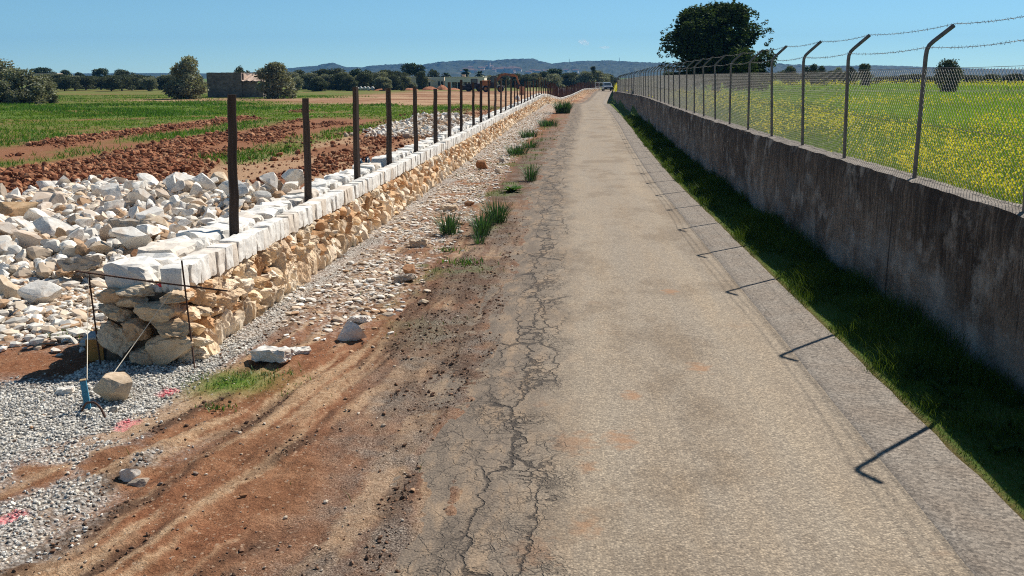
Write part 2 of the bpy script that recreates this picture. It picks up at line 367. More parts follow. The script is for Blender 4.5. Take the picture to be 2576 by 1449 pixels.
gx = np.concatenate([-np.geomspace(9000, 45, 26, endpoint=False), -np.geomspace(45, 11, 75, endpoint=False), np.arange(-11, -5, .075), np.arange(-5, -.2, .030), np.arange(-.2, 2.3, .25),
                     np.arange(2.3, 3.7, .07), np.array([3.75, 3.9, 4.0, 4.2]), np.geomspace(4.5, 40, 40), np.geomspace(46, 9000, 22)])
gy = np.concatenate([np.array([-60, -30, -12, -5, -1, 1, 2, 3]), np.arange(3.6, 10, .03), np.geomspace(10, 30, 300, endpoint=False), np.geomspace(30, 320, 230, endpoint=False), np.geomspace(320, 9000, 40)])
GX, GY = np.meshgrid(gx, gy, indexing='ij')
GZ = ground_z(GX, GY)
g = Geo(); g.add(np.stack([GX, GY, GZ], -1).reshape(-1, 3), grid_faces(len(gx), len(gy)))
ground = g.build('ground', ground_material(), smooth=True); tag(ground, kind='structure')
za, zb = zone_masks(GX, GY)
for nm, arr in (('zone_a', za), ('zone_b', zb)):
    at = ground.data.color_attributes.new(nm, 'FLOAT_COLOR', 'POINT'); at.data.foreach_set('color', arr.reshape(-1).astype(np.float32))
_gfine = {}
def gz(x, y): return ground_z(np.atleast_1d(np.asarray(x, float)), np.atleast_1d(np.asarray(y, float)))
def gz1(x, y): return float(gz(x, y)[0])

# ------------------------------------------------------------------ road and its concrete edge strip
def road_material():
    t = NT('worn_asphalt'); P = t.attr('tint').outputs['Color']; v = t.coord('Object')
    u = t.sep(P)[0]; y = t.sep(v)[1]
    n1 = t.noise(v, 70, 3, .7); n2 = t.noise(v, 2.2, 5, .6); n3 = t.noise(t.mapping(v, (1.6, .12, 1)), 2.0, 4); nb = t.noise(v, .5, 3)
    vo = t.n('ShaderNodeTexVoronoi'); t.l(v, vo.inputs['Vector']); vo.inputs['Scale'].default_value = 66
    agg = t.ramp(t.sep(vo.outputs['Color'])[0], [(0, (.10, .086, .072)), (.3, (.235, .205, .165)), (.65, (.39, .342, .272)), (1, (.64, .56, .44))])
    agg = t.mix(t.ramp(vo.outputs['Distance'], [(.35, 0), (.7, .6)]), agg, (.13, .115, .10))
    base = t.mix(.5, agg, t.ramp(n1, [(.32, (.135, .116, .096)), (.68, (.44, .388, .31))]))
    # wheel paths: a warm dusty bloom between cleaner, greyer lanes
    dust = t.math('MULTIPLY', t.ramp(n3, [(.35, .1), (.7, .75)]), t.ramp(n2, [(.3, .5), (.7, 1)]))
    base = t.mix(t.math('MULTIPLY', dust, .5), base, t.mix(1.0, base, (1.28, 1.08, .82), 'MULTIPLY'))
    trk = t.math('MAXIMUM', t.ramp(t.math('ABSOLUTE', t.math('SUBTRACT', u, .18)), [(.0, 1), (.42, 0)]), t.ramp(t.math('ABSOLUTE', t.math('SUBTRACT', u, 1.62)), [(.0, 1), (.40, 0)]))
    trk = t.math('MULTIPLY', trk, t.ramp(t.noise(t.mapping(v, (1.3, .10, 1)), 1.7, 5), [(.34, .1), (.62, 1)]))
    base = t.mix(t.math('MULTIPLY', trk, .75), base, t.mix(1.0, base, (1.20, 1.20, 1.17), 'MULTIPLY'))
    pat = t.ramp(t.noise(t.mapping(v, (1, .5, 1)), .8, 6, .65), [(.40, .8), (.50, 0)]); base = t.mix(pat, base, t.mix(1.0, base, (.74, .70, .66), 'MULTIPLY'))
    grey = t.ramp(t.math('ABSOLUTE', t.math('SUBTRACT', u, 1.72)), [(.0, .5), (.35, 0)])
    base = t.mix(t.math('MULTIPLY', grey, n2), base, t.mix(1.0, base, (.80, .80, .82), 'MULTIPLY'))
    # old brown puddle stains of soil
    st = None
    for (sx, sy, a) in STAINS:
        d = t.n('ShaderNodeVectorMath', operation='DISTANCE'); t.l(t.mapping(v, (1, .62, 1)), d.inputs[0]); d.inputs[1].default_value = (sx, sy*.62, 0)
        m = t.ramp(t.math('ADD', d.outputs['Value'], t.math('MULTIPLY', t.math('SUBTRACT', t.noise(v, 14, 4), .5), a*2.4)), [(a*.25, 1), (a, 0)])
        st = m if st is None else t.math('MAXIMUM', st, m)
    base = t.mix(t.math('MULTIPLY', st, .62), base, (.36, .195, .10))
    spl = t.math('MULTIPLY', t.ramp(t.noise(v, 1.4, 6, .7), [(.60, 0), (.72, .6)]), 1.0)
    base = t.mix(t.math('MULTIPLY', spl, .5), base, (.36, .235, .145))
    # the broken left edge: dirt carried on, dark crumbs, alligator cracks
    edge = t.ramp(t.math('ADD', u, t.math('MULTIPLY', t.math('SUBTRACT', n2, .5), .55)), [(.0, 0), (1.0, 1)])
    eL = t.math('SUBTRACT', 1.0, t.ramp(t.math('ADD', t.math('MULTIPLY', t.math('ADD', u, .75), .9), t.math('MULTIPLY', t.math('SUBTRACT', n2, .5), .7)), [(.22, 0), (.98, 1)]))
    dirt = t.ramp(t.noise(t.mapping(v, (2.4, .7, 1), (0, 0, -.35)), 2.2, 5, .65), [(.40, (.085, .070, .060)), (.50, (.17, .135, .105)), (.58, (.30, .215, .14)), (.68, (.43, .30, .185))])
    dirt = t.mix(.45, dirt, t.ramp(n1, [(.35, (.08, .07, .062)), (.7, (.40, .33, .25))]))
    base = t.mix(t.math('MULTIPLY', eL, .85), base, dirt)
    wv = t.n('ShaderNodeVectorMath', operation='ADD'); t.l(t.mapping(v, (1, .78, 1)), wv.inputs[0])
    ws = t.n('ShaderNodeVectorMath', operation='SCALE'); t.l(t.noise(v, 5, 4, .6, out=1), ws.inputs[0]); ws.inputs['Scale'].default_value = .22; t.l(ws.outputs[0], wv.inputs[1])
    cmask = t.math('MULTIPLY', t.ramp(t.math('ADD', t.math('MULTIPLY', t.math('ADD', u, .55), 1.0), t.math('MULTIPLY', t.math('SUBTRACT', t.noise(v, .9, 3), .5), 1.1)), [(.0, .5), (.2, 1), (.42, .7), (.62, 0)]), t.ramp(t.noise(v, .55, 2), [(.36, .15), (.52, 1)]))
    ck = t.ramp(t.vor(wv.outputs[0], 7.5, 'DISTANCE_TO_EDGE'), [(.010, .95), (.050, 0)])
    ck2 = t.ramp(t.vor(wv.outputs[0], 14, 'DISTANCE_TO_EDGE'), [(.02, .8), (.07, 0)])
    ck = t.math('MAXIMUM', ck, t.math('MULTIPLY', ck2, t.ramp(t.noise(v, 1.3, 2), [(.48, 0), (.6, 1)])))
    w3 = t.n('ShaderNodeVectorMath', operation='MULTIPLY'); t.l(wv.outputs[0], w3.inputs[0]); w3.inputs[1].default_value = (1, .28, 1)
    ck3 = t.ramp(t.vor(w3.outputs[0], 3.4, 'DISTANCE_TO_EDGE'), [(.012, 1), (.040, 0)])
    cm3 = t.math('MULTIPLY', t.ramp(t.math('ADD', u, t.math('MULTIPLY', t.math('SUBTRACT', t.noise(v, .5, 2), .5), .5)), [(-.75, 0), (-.5, 1), (-.05, .8), (.2, 0)]) if False else t.ramp(t.math('ADD', t.math('ADD', u, 1.0), t.math('MULTIPLY', t.math('SUBTRACT', t.noise(v, .5, 2), .5), .6)), [(.3, 0), (.5, 1), (.9, .8), (1.0, 0)]), .9)
    ck = t.math('MULTIPLY', ck, t.math('MULTIPLY', cmask, t.ramp(t.noise(v, 2.6, 3), [(.36, .25), (.58, 1)])))
    ck = t.math('MAXIMUM', ck, t.math('MULTIPLY', ck3, cm3))
    base = t.mix(t.math('MULTIPLY', ck, .93), base, (.030, .026, .024))
    base = t.mix(1.0, base, (.97, .92, .875), 'MULTIPLY'); t.color(base); t.b.inputs['Roughness'].default_value = .88; t.b.inputs['Specular IOR Level'].default_value = .22
    h = t.math('ADD', t.math('MULTIPLY', vo.outputs['Distance'], -.5), t.math('MULTIPLY', n1, .6))
    nrm = t.bump(h, .55, .012); t.normal(t.bump(t.math('MULTIPLY', ck, -1.0), .8, .02, nrm)); return t.m
STAINS = [(*on_z(1440, 1118)[:2], .17), (*on_z(1560, 1110)[:2], .14), (*on_z(1335, 1392)[:2], .15), (*on_z(1478, 1182)[:2], .08), (*on_z(1360, 1022)[:2], .06),
          (*on_z(1280, 940)[:2], .10), (*on_z(1685, 738)[:2], .12), (*on_z(1590, 1000)[:2], .10), (*on_z(1760, 930)[:2], .12), (*on_z(1470, 1330)[:2], .10)]
ry = np.concatenate([[-60, -20, 0], np.arange(2, 30, .25), np.geomspace(30, 330, 170)])
ru = np.array([-1.35, -1.1, -.9, -.75, -.5, -.2, .2, .6, 1.0, 1.4, 1.8, 2.1, 2.3, 2.56])
UU, YY = np.meshgrid(ru, ry, indexing='ij')
wide = np.where(UU < 0, 1-.25*sst(110, 130, YY), 1)
zz = z_road(YY) + .018*(1-((UU-.9)/1.7)**2) - .03*sst(-.7, -1.35, UU) + .012*(fbm(UU*.9, YY*.5, 3, 201)-.5) + .02*band(-1, .3, .3, UU)*(fbm(UU*2, YY*1.5, 3, 203)-.5)
g = Geo(); g.add(np.stack([UU*wide + s_road(YY), YY, zz], -1).reshape(-1, 3), grid_faces(len(ru), len(ry)), np.stack([UU, YY, 0*UU], -1).reshape(-1, 3))
tag(g.build('road', road_material(), smooth=True), kind='structure')
def strip_material():
    t = NT('worn_concrete_edge'); v = t.coord('Object'); P = t.attr('tint').outputs['Color']; u, y = t.sep(P)[0], t.sep(P)[1]
    n1 = t.noise(v, 80, 3, .7); n2 = t.noise(v, 2.5, 5)
    vo = t.n('ShaderNodeTexVoronoi'); t.l(v, vo.inputs['Vector']); vo.inputs['Scale'].default_value = 55
    c = t.mix(.5, t.ramp(t.sep(vo.outputs['Color'])[0], [(0, (.10, .085, .072)), (.4, (.255, .218, .178)), (1, (.56, .48, .39))]), t.ramp(n1, [(.3, (.13, .110, .093)), (.7, (.41, .355, .29))]))
    c = t.mix(t.ramp(n2, [(.35, 0), (.7, .6)]), c, t.mix(1.0, c, (.82, .74, .68), 'MULTIPLY'))
    fr = t.math('FRACT', t.math('MULTIPLY', y, 1/.62)); j = t.math('LESS_THAN', t.math('ABSOLUTE', t.math('SUBTRACT', t.math('ADD', fr, t.math('MULTIPLY', t.noise(v, 6, 3), .05)), .5)), .014)
    blk = t.math('LESS_THAN', u, 2.125); fr2 = t.math('FRACT', t.math('MULTIPLY', y, 1/.31)); j2 = t.math('MULTIPLY', blk, t.math('LESS_THAN', fr2, .05))
    seam = t.math('LESS_THAN', t.math('ABSOLUTE', t.math('SUBTRACT', t.math('ADD', u, t.math('MULTIPLY', t.math('SUBTRACT', t.noise(v, 3, 3), .5), .02)), 2.13)), .009)
    wear = t.ramp(t.noise(v, .8, 4), [(.36, .05), (.62, .85)])
    jj = t.math('MULTIPLY', t.math('MAXIMUM', t.math('MAXIMUM', t.math('MULTIPLY', j, .35), t.math('MULTIPLY', j2, .45)), t.math('MULTIPLY', seam, .45)), wear)
    c = t.mix(jj, c, (.085, .072, .062)); t.color(c)
    t.normal(t.bump(t.math('SUBTRACT', n1, jj), .5, .01)); return t.m
ru2 = np.array([2.04, 2.06, 2.13, 2.3, 2.45, 2.575]); UU, YY = np.meshgrid(ru2, ry, indexing='ij')
zz = z_road(YY) + .018*(1-((UU-.9)/1.7)**2) + .012*(fbm(UU*.9, YY*.5, 3, 201)-.5) + .006 - .016*(UU < 2.05)
jag = .03*(fbm(YY*3, UU*0+2, 3, 207)-.5)*(UU > 2.5) + .02*(fbm(YY*2, UU*0+5, 3, 209)-.5)
g = Geo(); g.add(np.stack([UU + jag + s_road(YY), YY, zz], -1).reshape(-1, 3), grid_faces(len(ru2), len(ry)), np.stack([UU, YY, 0*UU], -1).reshape(-1, 3))
tag(g.build('road_edge_strip', strip_material(), smooth=True), kind='structure')

# ------------------------------------------------------------------ stones
def ico(sub):
    bm = bmesh.new(); bmesh.ops.create_icosphere(bm, subdivisions=sub, radius=1); bm.verts.index_update()
    v = np.array([x.co[:] for x in bm.verts]); f = np.array([[q.index for q in p.verts] for p in bm.faces]); bm.free(); return v, f
ICO = {k: ico(k) for k in (1, 2, 3, 4)}
def rock(sub, r, cuts=9, rough=.10, dmin=.5, dmax=.88):
    v, f = ICO[sub]; v = v.copy()
    for _ in range(cuts):
        n = r.normal(size=3); n /= np.linalg.norm(n); d = r.uniform(dmin, dmax)
        v -= np.maximum(0, v@n-d)[:, None]*n
    o = r.uniform(0, 99, 3)
    v *= 1 + rough*(vn3(v*2.2+o, 3)-.5)[:, None]*2 + rough*.5*(vn3(v*6+o, 5)-.5)[:, None]*2
    return v, f
def rotm(r):
    q = r.normal(size=4); q /= np.linalg.norm(q); w, x, y, z = q
    return np.array([[1-2*(y*y+z*z), 2*(x*y-w*z), 2*(x*z+w*y)], [2*(x*y+w*z), 1-2*(x*x+z*z), 2*(y*z-w*x)], [2*(x*z-w*y), 2*(y*z+w*x), 1-2*(x*x+y*y)]])
def stone_material(name, stops, tan=(.42, .25, .13), tanw=.35, holes=True, rough=.95, objvar=True, bd=.007):
    t = NT(name); v = t.coord('Object'); tn = t.attr('tint')
    n1 = t.noise(v, 4.5, 6, .62); n2 = t.noise(v, 22, 5, .65); n3 = t.noise(v, 1.6, 3)
    c = t.ramp(n1, stops)
    c = t.mix(t.ramp(n3, [(.5, 0), (.72, tanw)]), c, tan)
    if objvar:
        oi = t.n('ShaderNodeObjectInfo'); c = t.mix(t.ramp(oi.outputs['Random'], [(.62, 0), (.95, tanw*1.2)]), c, tan)
    if holes: c = t.mix(t.ramp(n2, [(.30, .55), (.42, 0)]), c, (.20, .13, .08))
    c = t.mix(1.0, c, tn.outputs['Color'], 'MULTIPLY') if name.endswith('_tinted') else c
    t.color(c); t.b.inputs['Roughness'].default_value = rough; t.b.inputs['Specular IOR Level'].default_value = .12
    t.normal(t.bump(t.math('ADD', n1, t.math('MULTIPLY', n2, .5)), .6, bd)); return t.m
M_white = stone_material('white_limestone', [(.25, (.62, .57, .50)), (.5, (.77, .735, .67)), (.75, (.86, .835, .78))], tan=(.58, .42, .29), tanw=.62, holes=True)
M_chip = stone_material('limestone_chip_tinted', [(.3, (.75, .72, .68)), (.7, (1, .98, .95))], tanw=.0, holes=False, objvar=False)
M_rub = stone_material('ochre_rubble_tinted', [(.25, (.62, .52, .42)), (.5, (.88, .80, .70)), (.75, (1.0, .96, .90))], tan=(.72, .46, .25), tanw=.45, objvar=False, bd=.022)
M_cap = stone_material('dressed_limestone', [(.25, (.60, .555, .485)), (.45, (.77, .74, .68)), (.75, (.85, .83, .78))], tan=(.60, .47, .34), tanw=.5, holes=True, objvar=True, bd=.014)
M_ochre = stone_material('ochre_boulder', [(.25, (.33, .20, .10)), (.5, (.52, .35, .20)), (.75, (.66, .50, .33))], tan=(.40, .20, .09), tanw=.6)
M_buff = stone_material('buff_boulder', [(.25, (.44, .33, .22)), (.5, (.60, .48, .35)), (.75, (.70, .60, .47))], tan=(.50, .34, .2), tanw=.5)
M_brown = stone_material('brown_boulder', [(.25, (.20, .095, .048)), (.5, (.36, .19, .10)), (.75, (.50, .30, .18))], tan=(.25, .11, .05), tanw=.5)
M_grey = stone_material('grey_stone', [(.25, (.28, .24, .20)), (.5, (.42, .37, .31)), (.75, (.55, .50, .44))], tan=(.40, .27, .17), tanw=.4)
M_mortar = simple('grey_mortar', (.13, .10, .075), .98, .05, var=.4, scale=14)

# coping blocks
def block(w, d, h, r_, n=4, rough=.02, taper=.06):
    bm = bmesh.new(); bmesh.ops.create_cube(bm, size=1); bmesh.ops.subdivide_edges(bm, edges=bm.edges[:], cuts=n, use_grid_fill=True); bm.verts.index_update()
    v = np.array([x.co[:] for x in bm.verts]); f = [[q.index for q in p.verts] for p in bm.faces]; bm.free()
    e = np.abs(v)*2; k = (e > .99).sum(1)
    v = v*np.where(k >= 2, .955, 1)[:, None]
    for _ in range(2 if taper < .1 else 6):
        nn = r_.normal(size=3); nn /= np.linalg.norm(nn); dd = r_.uniform(.60, .78) if taper < .1 else r_.uniform(.54, .74); v -= np.maximum(0, v@nn-dd)[:, None]*nn
    v[:, 0] *= 1+taper*r_.normal()*v[:, 2]; v[:, 1] *= 1+taper*r_.normal()*v[:, 2]
    v = v*np.array([d, w, h]); o = r_.uniform(0, 99, 3)
    v += rough*np.stack([vn3(v*9+o+k_*7, 3)-.5 for k_ in range(3)], -1)*2 + rough*.6*np.stack([vn3(v*24+o+k_*7, 5)-.5 for k_ in range(3)], -1)
    return v, f
RM = []
for k in range(14):
    r_ = np.random.default_rng(300+k); v, f = rock(3 if k < 8 else 2, r_, cuts=r_.integers(12, 20), rough=.06, dmin=.26, dmax=.74)
    v = v*np.array([1, r_.uniform(.6, .95), r_.uniform(.45, .8)]); RM.append(Geo().add(v, f).mesh('rock'))
def rock_obj(x, y, z, size, mat, k=None, rot=None, squash=(1, 1, 1), name='rock', own=False, seed=0, parent=None, bed=None):
    if own:
        r_ = np.random.default_rng(seed)
        if squash[2] <= .56: v, f = block(1.3*squash[1], 1.3*squash[0], 1.2*squash[2], r_, 7, .10, .16)
        else: v, f = rock(4, r_, cuts=18, rough=.05, dmin=.38, dmax=.66); v = v*np.array(squash)
        me = Geo().add(v, f).mesh(name)
    else: me = RM[k if k is not None else rng.integers(14)]
    o = bpy.data.objects.new(name, me); COL.objects.link(o); o.location = (x, y, z); o.scale = [size*.5]*3
    if not len(me.materials): me.materials.append(M_white)
    o.material_slots[0].link = 'OBJECT'; o.material_slots[0].material = mat
    o.rotation_euler = rot if rot is not None else Euler((rng.normal()*.5, rng.normal()*.5, rng.uniform(0, 6.3)))
    if bed is not None:
        M = np.array(o.rotation_euler.to_matrix()); w_ = (v @ M.T)*size*.5; o.location.z = bed - w_[:, 2].min() - .14*np.ptp(w_[:, 2])
    return o

# chips and pebbles: countless small stones merged into ground cover
def scatter_stones(name, pts, sizes, cols, flat=.6, sub=1, cuts=4, mat=None, parent=None, sink=.25):
    g = Geo(); r_ = np.random.default_rng(len(pts)); proto = []
    for k in range(16):
        v, f = rock(sub, r_, cuts=cuts, rough=.12, dmin=.45, dmax=.85); proto.append(v*np.array([1, r_.uniform(.55, .95), flat*r_.uniform(.7, 1.2)]))
    V = np.stack(proto); f = ICO[sub][1]; n = len(pts); kk = r_.integers(0, 16, n)
    v = V[kk]*np.asarray(sizes)[:, None, None]*.5
    a = r_.uniform(0, 6.28, n); tx = r_.normal(size=n)*.3; 
    ca, sa = np.cos(a)[:, None], np.sin(a)[:, None]
    x = v[:, :, 0]*ca - v[:, :, 1]*sa; y = v[:, :, 0]*sa + v[:, :, 1]*ca; z = v[:, :, 2] + x*np.tan(tx)[:, None]*.6
    P = np.asarray(pts); zc = P[:, 2] + np.asarray(sizes)*flat*.5*(1-2*sink)
    vv = np.stack([x+P[:, 0:1], y+P[:, 1:2], z+zc[:, None]], -1); m = V.shape[1]
    ff = (f[None] + (np.arange(n)*m)[:, None, None]).reshape(-1, 3)
    g.add(vv.reshape(-1, 3), ff, np.repeat(np.asarray(cols), m, 0)); return g.build(name, mat or M_chip, parent)
def pick(n, f, x0, x1, y0, y1, seed):         # rejection-sample points where density f is high
    r_ = np.random.default_rng(seed); X = r_.uniform(x0, x1, n); Y = r_.uniform(y0, y1, n); k = r_.uniform(size=n) < f(X, Y); return X[k], Y[k], r_
def tones(r_, n, pal):
    pal = np.array(pal); c = pal[r_.integers(0, len(pal), n)]; return np.clip(c*r_.uniform(.8, 1.15, (n, 1)), 0, 1)
X, Y, r_ = pick(48000, lambda x, y: zone_masks(x, y)[0][:, 0]**1.5*np.where((x > -3.1) & (y > 9), .25, 1), -5.4, -1.9, 4.4, 12, 1)
c_ = tones(r_, len(X), [(.74, .73, .69), (.62, .61, .57), (.82, .80, .75), (.46, .44, .41), (.84, .78, .68)]); pk = zone_masks(X, Y)[1][:, 2]; pk = pk*r_.uniform(.0, 1, len(pk))**.5; c_ = c_*(1-pk[:, None]) + np.array((.88, .26, .29))*pk[:, None]
tag(scatter_stones('gravel', np.stack([X, Y, gz(X, Y)], -1), r_.uniform(.012, .034, len(X)), c_, .75), kind='stuff')
X, Y, r_ = pick(60000, lambda x, y: zone_masks(x, y)[0][:, 1]*(x > lwx(y)+.02), -3.2, 2.5, 8.5, 75, 2)
pal_chip = [(.88, .85, .79), (.80, .75, .68), (.74, .64, .52), (.88, .86, .81), (.54, .37, .24), (.68, .56, .44)]
tag(scatter_stones('stone_chips', np.stack([X, Y, gz(X, Y)], -1), np.clip(r_.lognormal(-2.85, .5, len(X)), .02, .17), tones(r_, len(X), pal_chip), .38), kind='stuff')
X, Y, r_ = pick(9000, lambda x, y: zone_masks(x, y)[0][:, 1]*(x < -4.15), -9.5, -4, 8.8, 14.5, 3)
X2, Y2, r2 = pick(12000, lambda x, y: zone_masks(x, y)[0][:, 1]*(x < lwx(y)-.9)*(y > 13), -9.5, -3, 13, 80, 31)
X = np.concatenate([X, X2]); Y = np.concatenate([Y, Y2])
tag(scatter_stones('limestone_rubble', np.stack([X, Y, gz(X, Y)], -1), np.clip(r_.lognormal(-2.3, .45, len(X)), .04, .28), tones(r_, len(X), pal_chip), .5, sub=1, cuts=6), kind='stuff')
X, Y, r_ = pick(26000, lambda x, y: np.where((x < -.35+s_road(y)), .25+.35*fbm(x*1.5, y*1.5, 3, 5), 0)*np.where(x < lwx(y)-.2, .35, 1)*(1-.6*sst(9, 25, y)), -8, 0, 4.3, 26, 4)
tag(scatter_stones('pebbles', np.stack([X, Y, gz(X, Y)], -1), np.clip(r_.lognormal(-4.2, .5, len(X)), .006, .05), tones(r_, len(X), [(.62, .50, .38), (.72, .63, .52), (.40, .27, .18), (.34, .26, .21), (.52, .33, .21)]), .6), kind='stuff')
X, Y, r_ = pick(60000, lambda x, y: np.where((x < -.55+s_road(y)) & (x > lwx(y)), zone_masks(x, y)[1][:, 0]**2*.5 + .012, 0)*np.exp(-np.maximum(y-8, 0)/9), -3.6, 0, 4.4, 20, 7)
tag(scatter_stones('track_crumbs', np.stack([X, Y, gz(X, Y)], -1), np.clip(r_.lognormal(-4.25, .55, len(X)), .008, .05), tones(r_, len(X), [(.20, .115, .075), (.27, .16, .105), (.15, .095, .068), (.34, .21, .14)]), .7, cuts=5), kind='stuff')
X, Y, r_ = pick(300000, lambda x, y: clod_mask(x, y)*.9 + .03*(x > -11), -21, -4.6, 15, 80, 6)
tag(scatter_stones('soil_clods', np.stack([X, Y, gz(X, Y)], -1), np.clip(r_.lognormal(-2.75, .6, len(X)), .03, .30), tones(r_, len(X), [(.36, .155, .085), (.27, .105, .055), (.42, .20, .11), (.17, .066, .036), (.48, .26, .15)]), .7, cuts=5), kind='stuff')

# ------------------------------------------------------------------ the long stone wall
wall = empty('stone_wall', (-3.6, 8.6, 0)); wo = np.array(wall.location)
tag(wall, 'long low dry stone wall of ochre rubble under white coping blocks, still being built', 'wall')
PAL = [(.88, .75, .59), (.78, .60, .41), (.92, .84, .71), (.70, .46, .28), (.86, .71, .53), (.95, .89, .79), (.58, .38, .23), (.74, .64, .52)]
g = Geo(); r_ = np.random.default_rng(55); Y0, Y1 = 8.55, 226.0
y_rows = []
def face_stone(g, x, y, z, w, h, d, tang, r_, sub, col):
    v, f = rock(sub, r_, cuts=13, rough=.13, dmin=.38, dmax=.85)
    v = v/np.abs(v).max(0)
    v = np.sign(v)*np.abs(v)**.86; v *= 1+.08*(vn3(v*4+r_.uniform(0, 50), 9)-.5)[:, None]*2 + .09*(vn3(v*10+r_.uniform(0, 50), 9)-.5)[:, None]*2
    n = np.array([tang[1], -tang[0], 0]); up = np.array([0, 0, 1.0])
    a = r_.normal()*.18; ca, sa = math.cos(a), math.sin(a)
    vy = v[:, 1]*w*.53; vz = v[:, 2]*h*.53; vy, vz = vy*ca-vz*sa, vy*sa+vz*ca
    p = np.array([x, y, z]) + vy[:, None]*tang + (v[:, 0]*d)[:, None]*n + vz[:, None]*up
    g.add(p-wo, f, col)
HS = .632                           # rubble height below the coping
y = Y0
cols_done = 0
while y < Y1:                       # columns of stones of uneven width, each stacked to the coping
    far = y > 40; wmean = .24 if y < 60 else .30
    w = r_.uniform(.12, .29)*(1 if not far else 1.2)
    if y < 12: w *= 1.05
    n = r_.integers(3, 6); hs = r_.uniform(.6, 1.6, n); hs[0] *= 1.9 if y < 14 else 1.3; hs = hs/hs.sum()*(HS+.06); zz_ = -.06
    tx = (float(lwx(y+w))-float(lwx(y)))/w; tang = np.array([tx, 1, 0]); tang /= np.linalg.norm(tang); zg = float(lwz(y+w/2)); xf = float(lwx(y+w/2))
    for h in hs:
        lowr = zz_ < .15; col = np.array(PAL[(0, 2, 4, 5, 7, 0, 2, 1)[r_.integers(8)] if lowr else r_.integers(len(PAL))])*r_.uniform(.82, 1.12)
        bat = .10*(1-(zz_+h/2)/HS)
        face_stone(g, xf-.115+bat+r_.uniform(-.02, .035), y+w/2+r_.normal()*.02, zg+zz_+h/2+r_.normal()*.008, w*r_.uniform(.95, 1.14), h*r_.uniform(1.0, 1.14), r_.uniform(.12, .17), tang, r_, 4 if y < 13 else (3 if y < 20 else (2 if y < 60 else 1)), col)
        if y < 30 and r_.uniform() < .5:
            face_stone(g, xf-.08+bat, y+r_.normal()*.03, zg+zz_+r_.normal()*.02, .09, .08, .09, tang, r_, 1, np.array(PAL[r_.integers(len(PAL))])*.85)
        zz_ += h
    y += w
rub = g.build('rubble_face', M_rub, wall)
# the end of the wall, seen square on: bigger stones bedded in mortar
g = Geo(); r_ = np.random.default_rng(71)
END = [(-3.42, .10, .46, .26, 0), (-3.92, .15, .34, .30, 2), (-3.66, .05, .20, .16, 7), (-3.42, .30, .40, .18, 1), (-3.88, .40, .34, .17, 4), (-3.70, .27, .2, .2, 6), (-3.48, .44, .42, .16, 4),
       (-3.86, .555, .28, .14, 3), (-3.72, .50, .24, .15, 7), (-3.36, .55, .26, .10, 7), (-3.68, .60, .30, .10, 2)]
for (x, z, w, h, k) in END:
    face_stone(g, x, 8.52+r_.uniform(-.03, .03), z*1.07+.02, w*1.04, h*1.12, .16, np.array([1, 0, 0.]), r_, 4, (np.array(PAL[k])*.55+np.array((.30, .26, .21)))*.92)
g.build('end_stones', M_rub, wall)
g = Geo(); cy = np.concatenate([np.arange(8.58, 60, 1.0), np.arange(60, 227, 3.0)])
for i in range(len(cy)-1):
    a, b = cy[i], cy[i+1]; xa, xb = float(lwx(a)), float(lwx(b)); za_, zb_ = float(lwz(a)), float(lwz(b)); q = []
    for (yy, xx, zz_) in ((a, xa, za_), (b, xb, zb_)):
        q += [(xx-.12, yy, zz_-.2), (xx-.14, yy, zz_+HS-.01), (xx-.69, yy, zz_+HS-.01), (xx-.78, yy, zz_-.2)]
    fs = [(0, 4, 5, 1), (1, 5, 6, 2), (2, 6, 7, 3)] + ([(0, 1, 2, 3)] if i == 0 else []) + ([(4, 7, 6, 5)] if i == len(cy)-2 else [])
    g.add(np.array(q)-wo, fs)
g.build('mortar_core', M_mortar, wall)
r_ = np.random.default_rng(91); n_part = 0
row_g = Geo()
def coping(y, w, xc, d, h, zt, rough, taper, rz, limit):
    global n_part
    zg = float(lwz(y)); v, f = block(w, d, h, r_, 4 if y < 22 else (2 if y < 60 else 1), rough, taper)
    ca, sa = math.cos(rz), math.sin(rz); v = np.stack([v[:, 0]*ca-v[:, 1]*sa, v[:, 0]*sa+v[:, 1]*ca, v[:, 2]], -1)
    p = np.array([float(lwx(y))+xc, y, zg+zt-h/2])-wo
    if y < limit and n_part < 99:
        o = Geo().add(v, f).build('coping_block', M_cap, wall); o.location = p; n_part += 1
    else: row_g.add(v+p, f)
y = 8.56
while y < 226:
    w = r_.uniform(.13, .28) if y < 60 else r_.uniform(.3, .5)
    h = r_.uniform(.212, .236)
    coping(y+w/2, w*.995, -.108+r_.normal()*.008, .20, h, WALL_H+r_.normal()*.006, .011, .03, r_.normal()*.015, 21.5)
    y += w
y = 8.5
while y < 226:
    w = r_.uniform(.24, .50) if y < 60 else r_.uniform(.4, .7)
    if not (19.7 < y < 20.6):
        h = r_.uniform(.20, .27); coping(y+w/2, w*1.0, -(.50 if y < 9.2 else .555)+r_.normal()*.02, r_.uniform(.31, .41), h, HS+h-.01, .035, .12, r_.normal()*.05, 21.5)
    y += w
row_g.build('coping_row', M_cap, wall)['kind'] = 'stuff'
X = r_.uniform(-.42, -.18, 1500); Y = 8.6+34*r_.uniform(0, 1, 1500)**1.4
fill = scatter_stones('core_fill', np.stack([lwx(Y)+X-wo[0], Y-wo[1], lwz(Y)+HS-.02+.06*r_.uniform(size=1500)-wo[2]], -1), r_.uniform(.04, .15, 1500), tones(r_, 1500, pal_chip), .6, parent=wall); fill['kind'] = 'stuff'

